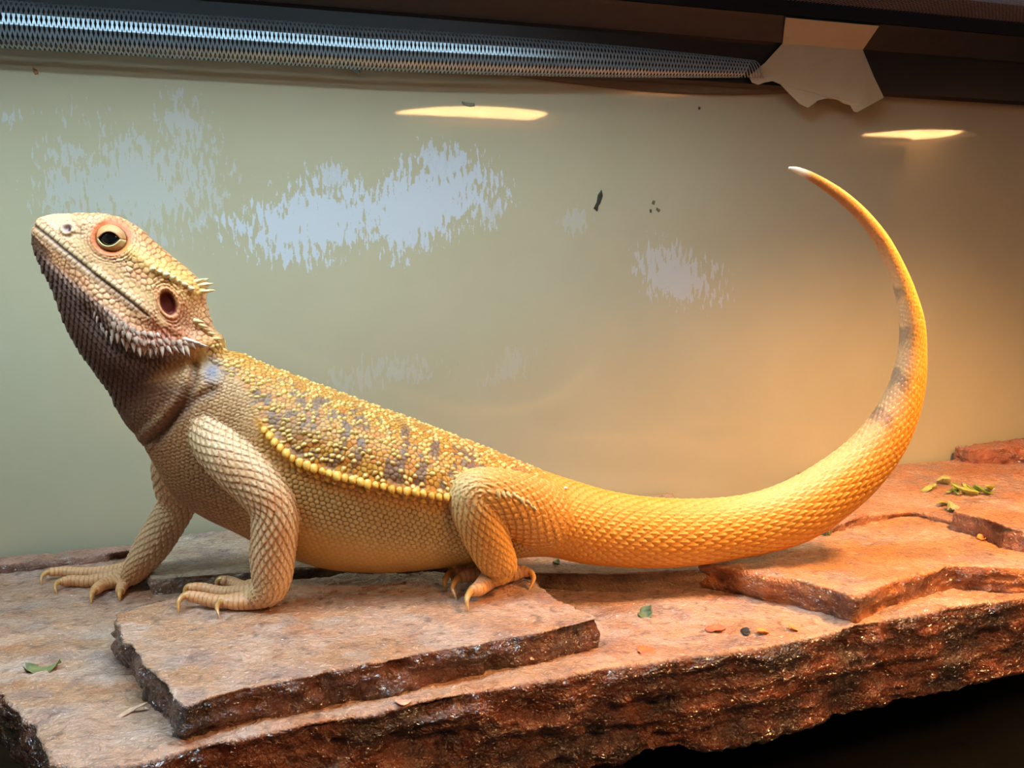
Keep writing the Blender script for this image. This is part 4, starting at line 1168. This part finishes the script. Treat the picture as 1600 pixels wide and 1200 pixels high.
# ------------------------------------------------------------------ scraps lying on the stone and stuck to the wall
_mats = {}
def scrap_mat(rgb):
    if rgb not in _mats: _mats[rgb] = simple('scrap_%d_%d_%d' % rgb, rgb, 0.6, noise=0.3, scale=350, bump=0.2)
    return _mats[rgb]
def leaf_geometry(L, W, bend, curl, seed, ragged=0.25, thick=0.00035):
    rg = random.Random(seed); nx, ny = 10, 4; Vv, Ff = [], []
    rag = [1 + rg.uniform(-ragged, ragged) for _ in range(nx + 1)]
    for side in (0, 1):
        for i in range(nx + 1):
            t = i / nx; w = W * 0.5 * (math.sin(math.pi * min(1, 0.08 + t * 0.9)) ** 0.7) * rag[i]
            for j in range(ny + 1):
                q = -1 + 2 * j / ny
                x = (t - 0.5) * L; y = q * w + bend * L * math.sin(math.pi * t)
                z = curl * W * (q * q) * (0.4 + 0.6 * math.sin(3.1 * t + seed)) + curl * 0.5 * L * (t - 0.5) ** 2 + (0.0002 + (thick if side else 0))
                Vv.append((x, y, z))
    o = (nx + 1) * (ny + 1)
    for i in range(nx):
        for j in range(ny):
            a = i * (ny + 1) + j
            Ff.append((a, a + 1, a + ny + 2, a + ny + 1)); Ff.append((o + a, o + a + ny + 1, o + a + ny + 2, o + a + 1))
    rim = [i * (ny + 1) for i in range(nx + 1)] + [nx * (ny + 1) + j for j in range(1, ny + 1)] + [i * (ny + 1) + ny for i in range(nx - 1, -1, -1)] + [j for j in range(ny - 1, 0, -1)]
    for a, b in zip(rim, rim[1:] + rim[:1]): Ff.append((a, b, o + b, o + a))
    return Vv, Ff
def put_scrap(name, u, v, Lp, Wp, ang, rgb, label, cat, bend=0.1, curl=0.35, seed=1, group=None):
    h = rock_hit(u, v)
    if h is None: return
    p, dist, n = h; px = dist / FPX
    Vv, Ff = leaf_geometry(Lp * px, Wp * px, bend, curl, seed)
    o = mesh_obj(name, Vv, Ff, scrap_mat(rgb), None, True)
    o.location = p; q = Vector(n).to_track_quat('Z', 'X').to_matrix().to_4x4()
    # heading: +x of the leaf is turned 'ang' from the picture's right within the surface
    x = Vector((math.cos(ang), math.sin(ang), 0)); nz = Vector(n).normalized(); x = (x - nz * x.dot(nz)).normalized(); y = nz.cross(x)
    o.matrix_world = Matrix.Translation(p) @ Matrix((x, y, nz)).transposed().to_4x4()
    return tag(o, label, cat, group)
put_scrap('leaf_scrap', 70, 1047, 46, 36, 0.2, (116, 116, 70), 'curled green leaf scrap on the lower stone at the left', 'leaf', 0.12, 0.6, 3)
put_scrap('leaf_scrap', 1008, 962, 22, 24, 0.5, (96, 104, 66), 'small dark green leaf scrap between the two raised slabs', 'leaf', 0.1, 0.6, 4)
put_scrap('leaf_scrap', 1452, 767, 24, 16, 0.1, (150, 146, 78), 'pale green leaf scrap right of the tail, nearest to it', 'leaf', 0.1, 0.4, 5)
put_scrap('leaf_scrap', 1474, 756, 18, 24, -0.4, (158, 150, 92), 'pale leaf scrap at the foot of the back boulder', 'leaf', 0.05, 0.4, 6)
put_scrap('leaf_stalk', 1474, 789, 32, 12, 0.7, (138, 140, 66), 'thin green leaf stalk lying on the upper stone step', 'stalk', 0.02, 0.3, 7)
put_scrap('leaf_scrap', 1491, 797, 22, 22, 0.2, (128, 132, 96), 'grey green leaf scrap beside the thin green stalk', 'leaf', 0.1, 0.5, 8)
put_scrap('leaf_scrap', 1290, 836, 14, 22, 0.0, (84, 112, 78), 'tiny green leaf scrap just below the curling tail', 'leaf', 0.1, 0.6, 9)
put_scrap('leaf_scrap', 870, 880, 10, 14, 0.6, (92, 100, 60), 'tiny dark leaf crumb behind the hind foot', 'leaf', 0.1, 0.5, 10)
put_scrap('seed', 1165, 989, 12, 20, 0.2, (30, 24, 16), 'small black seed on the stone before the tail slab', 'seed', 0, 0.2, 11)
put_scrap('stone_flake', 1118, 986, 30, 20, 0.2, (178, 92, 62), 'reddish stone flake left of the small black seed', 'flake', 0.05, 0.2, 12)
put_scrap('stone_flake', 1192, 990, 18, 18, 0.1, (206, 120, 56), 'orange stone flake right of the small black seed', 'flake', 0.05, 0.25, 13)
put_scrap('stone_flake', 1240, 984, 14, 16, 0.3, (206, 124, 64), 'small orange stone flake under the corner of the tail slab', 'flake', 0.05, 0.25, 14)
put_scrap('stone_flake', 1010, 1020, 26, 26, 0.0, (196, 96, 48), 'ragged orange flake right of the front slab corner', 'flake', 0.08, 0.35, 15)
put_scrap('stone_flake', 630, 1099, 24, 20, 0.3, (206, 152, 128), 'pinkish flake lying at the foot of the front slab', 'flake', 0.05, 0.25, 16)
put_scrap('twig', 203, 1116, 52, 9, 0.75, (186, 148, 120), 'short curved twig on the wet stone left of the front slab', 'twig', 0.1, 0.15, 17)
put_scrap('stone_flake', 1533, 843, 10, 14, 0.3, (196, 116, 50), 'tiny orange flake on top of the tail slab', 'flake', 0.05, 0.3, 18)
# tuft of green leaflets
h = rock_hit(1515, 772)
tuft = empty('leaf_tuft', h[0]); tag(tuft, 'tuft of bright green leaf bits on the stone at the far right', 'leaf')
for i in range(9):
    px = h[1] / FPX; Vv, Ff = leaf_geometry((20 + 8 * (i % 3)) * px, 9 * px, 0.15, 0.6, 30 + i)
    o = mesh_obj('leaflet', Vv, Ff, scrap_mat((112, 124, 44) if i % 2 else (140, 142, 62)), tuft, True)
    o.location = ((i - 4) * 6 * px, 0.002 * math.sin(i * 2.3), (1.5 + 2 * (i % 3)) * px); o.rotation_euler = (0.3 * math.sin(i * 1.7), -0.35 * math.sin(i), i * 1.3)

def put_fleck(name, pts, rgb, label, cat, thick=0.0006):
    P = [wcoord(on_wall(u, v)) for u, v in pts]; k = len(P)
    c = np.mean(P, axis=0)
    Vv = [wl(s, 0.0001, z) for s, n, z in P] + [wl(c[0] + (s - c[0]) * .8, thick, c[2] + (z - c[2]) * .8) for s, n, z in P]
    Ff = [tuple(range(k))[::-1], tuple(range(k, 2 * k))] + [(i, (i + 1) % k, k + (i + 1) % k, k + i) for i in range(k)]
    return tag(mesh_obj(name, Vv, Ff, scrap_mat(rgb)), label, cat)
put_fleck('dried_leaf_bit', [(940, 296), (942, 306), (938, 318), (935, 322), (933, 331), (929, 327), (927, 326), (932, 316), (934, 304)], (44, 46, 30), 'dark fish shaped leaf bit stuck to the back wall', 'leaf')
put_fleck('dirt_fleck', [(1020, 313), (1024, 314), (1022, 320), (1018, 318)], (84, 84, 54), 'topmost of three dark specks on the back wall', 'speck')
put_fleck('dirt_fleck', [(1015, 327), (1018, 327), (1018, 332), (1015, 332)], (74, 70, 48), 'leftmost of three dark specks on the back wall', 'speck')
put_fleck('dirt_fleck', [(1026, 324), (1032, 328), (1029, 332), (1025, 328)], (84, 80, 54), 'rightmost of three dark specks on the back wall', 'speck')
put_fleck('food_fleck', [(51, 105), (59, 110), (60, 116), (55, 117), (52, 112)], (150, 96, 34), 'orange brown fleck on the back wall above the lizard head', 'speck')
put_fleck('film_fleck', [(721, 158), (728, 160), (741, 161), (742, 166), (734, 167), (723, 164)], (120, 118, 96), 'grey fleck on the wall inside the lamp glow', 'speck')
put_fleck('dirt_fleck', [(1091, 167), (1094, 167), (1094, 171), (1091, 171)], (60, 46, 30), 'lone tiny dark speck under the rim beside the paper scrap', 'speck')
# a white flake of shed skin on the hip
p, n_ = liz_hit(884, 763)
if p is not None:
    px = np.linalg.norm(p - CAM) / FPX
    Vv, Ff = [], []
    for i in range(5):
        a = math.pi * i / 4
        for j in range(8):
            b = 2 * math.pi * j / 8; Vv.append((3.4 * px * math.sin(a) * math.cos(b), 3.0 * px * math.sin(a) * math.sin(b), 2.0 * px * math.cos(a) * (1 + .2 * math.sin(3 * b))))
    for i in range(4):
        for j in range(8):
            a, b = i * 8 + j, i * 8 + (j + 1) % 8; Ff.append((a, b, b + 8, a + 8))
    o = mesh_obj('skin_flake', Vv, Ff, scrap_mat((240, 240, 235)), None, True); o.location = p + n_ * px * 1.2
    tag(o, 'tiny white flake stuck on the hip of the lizard', 'flake')
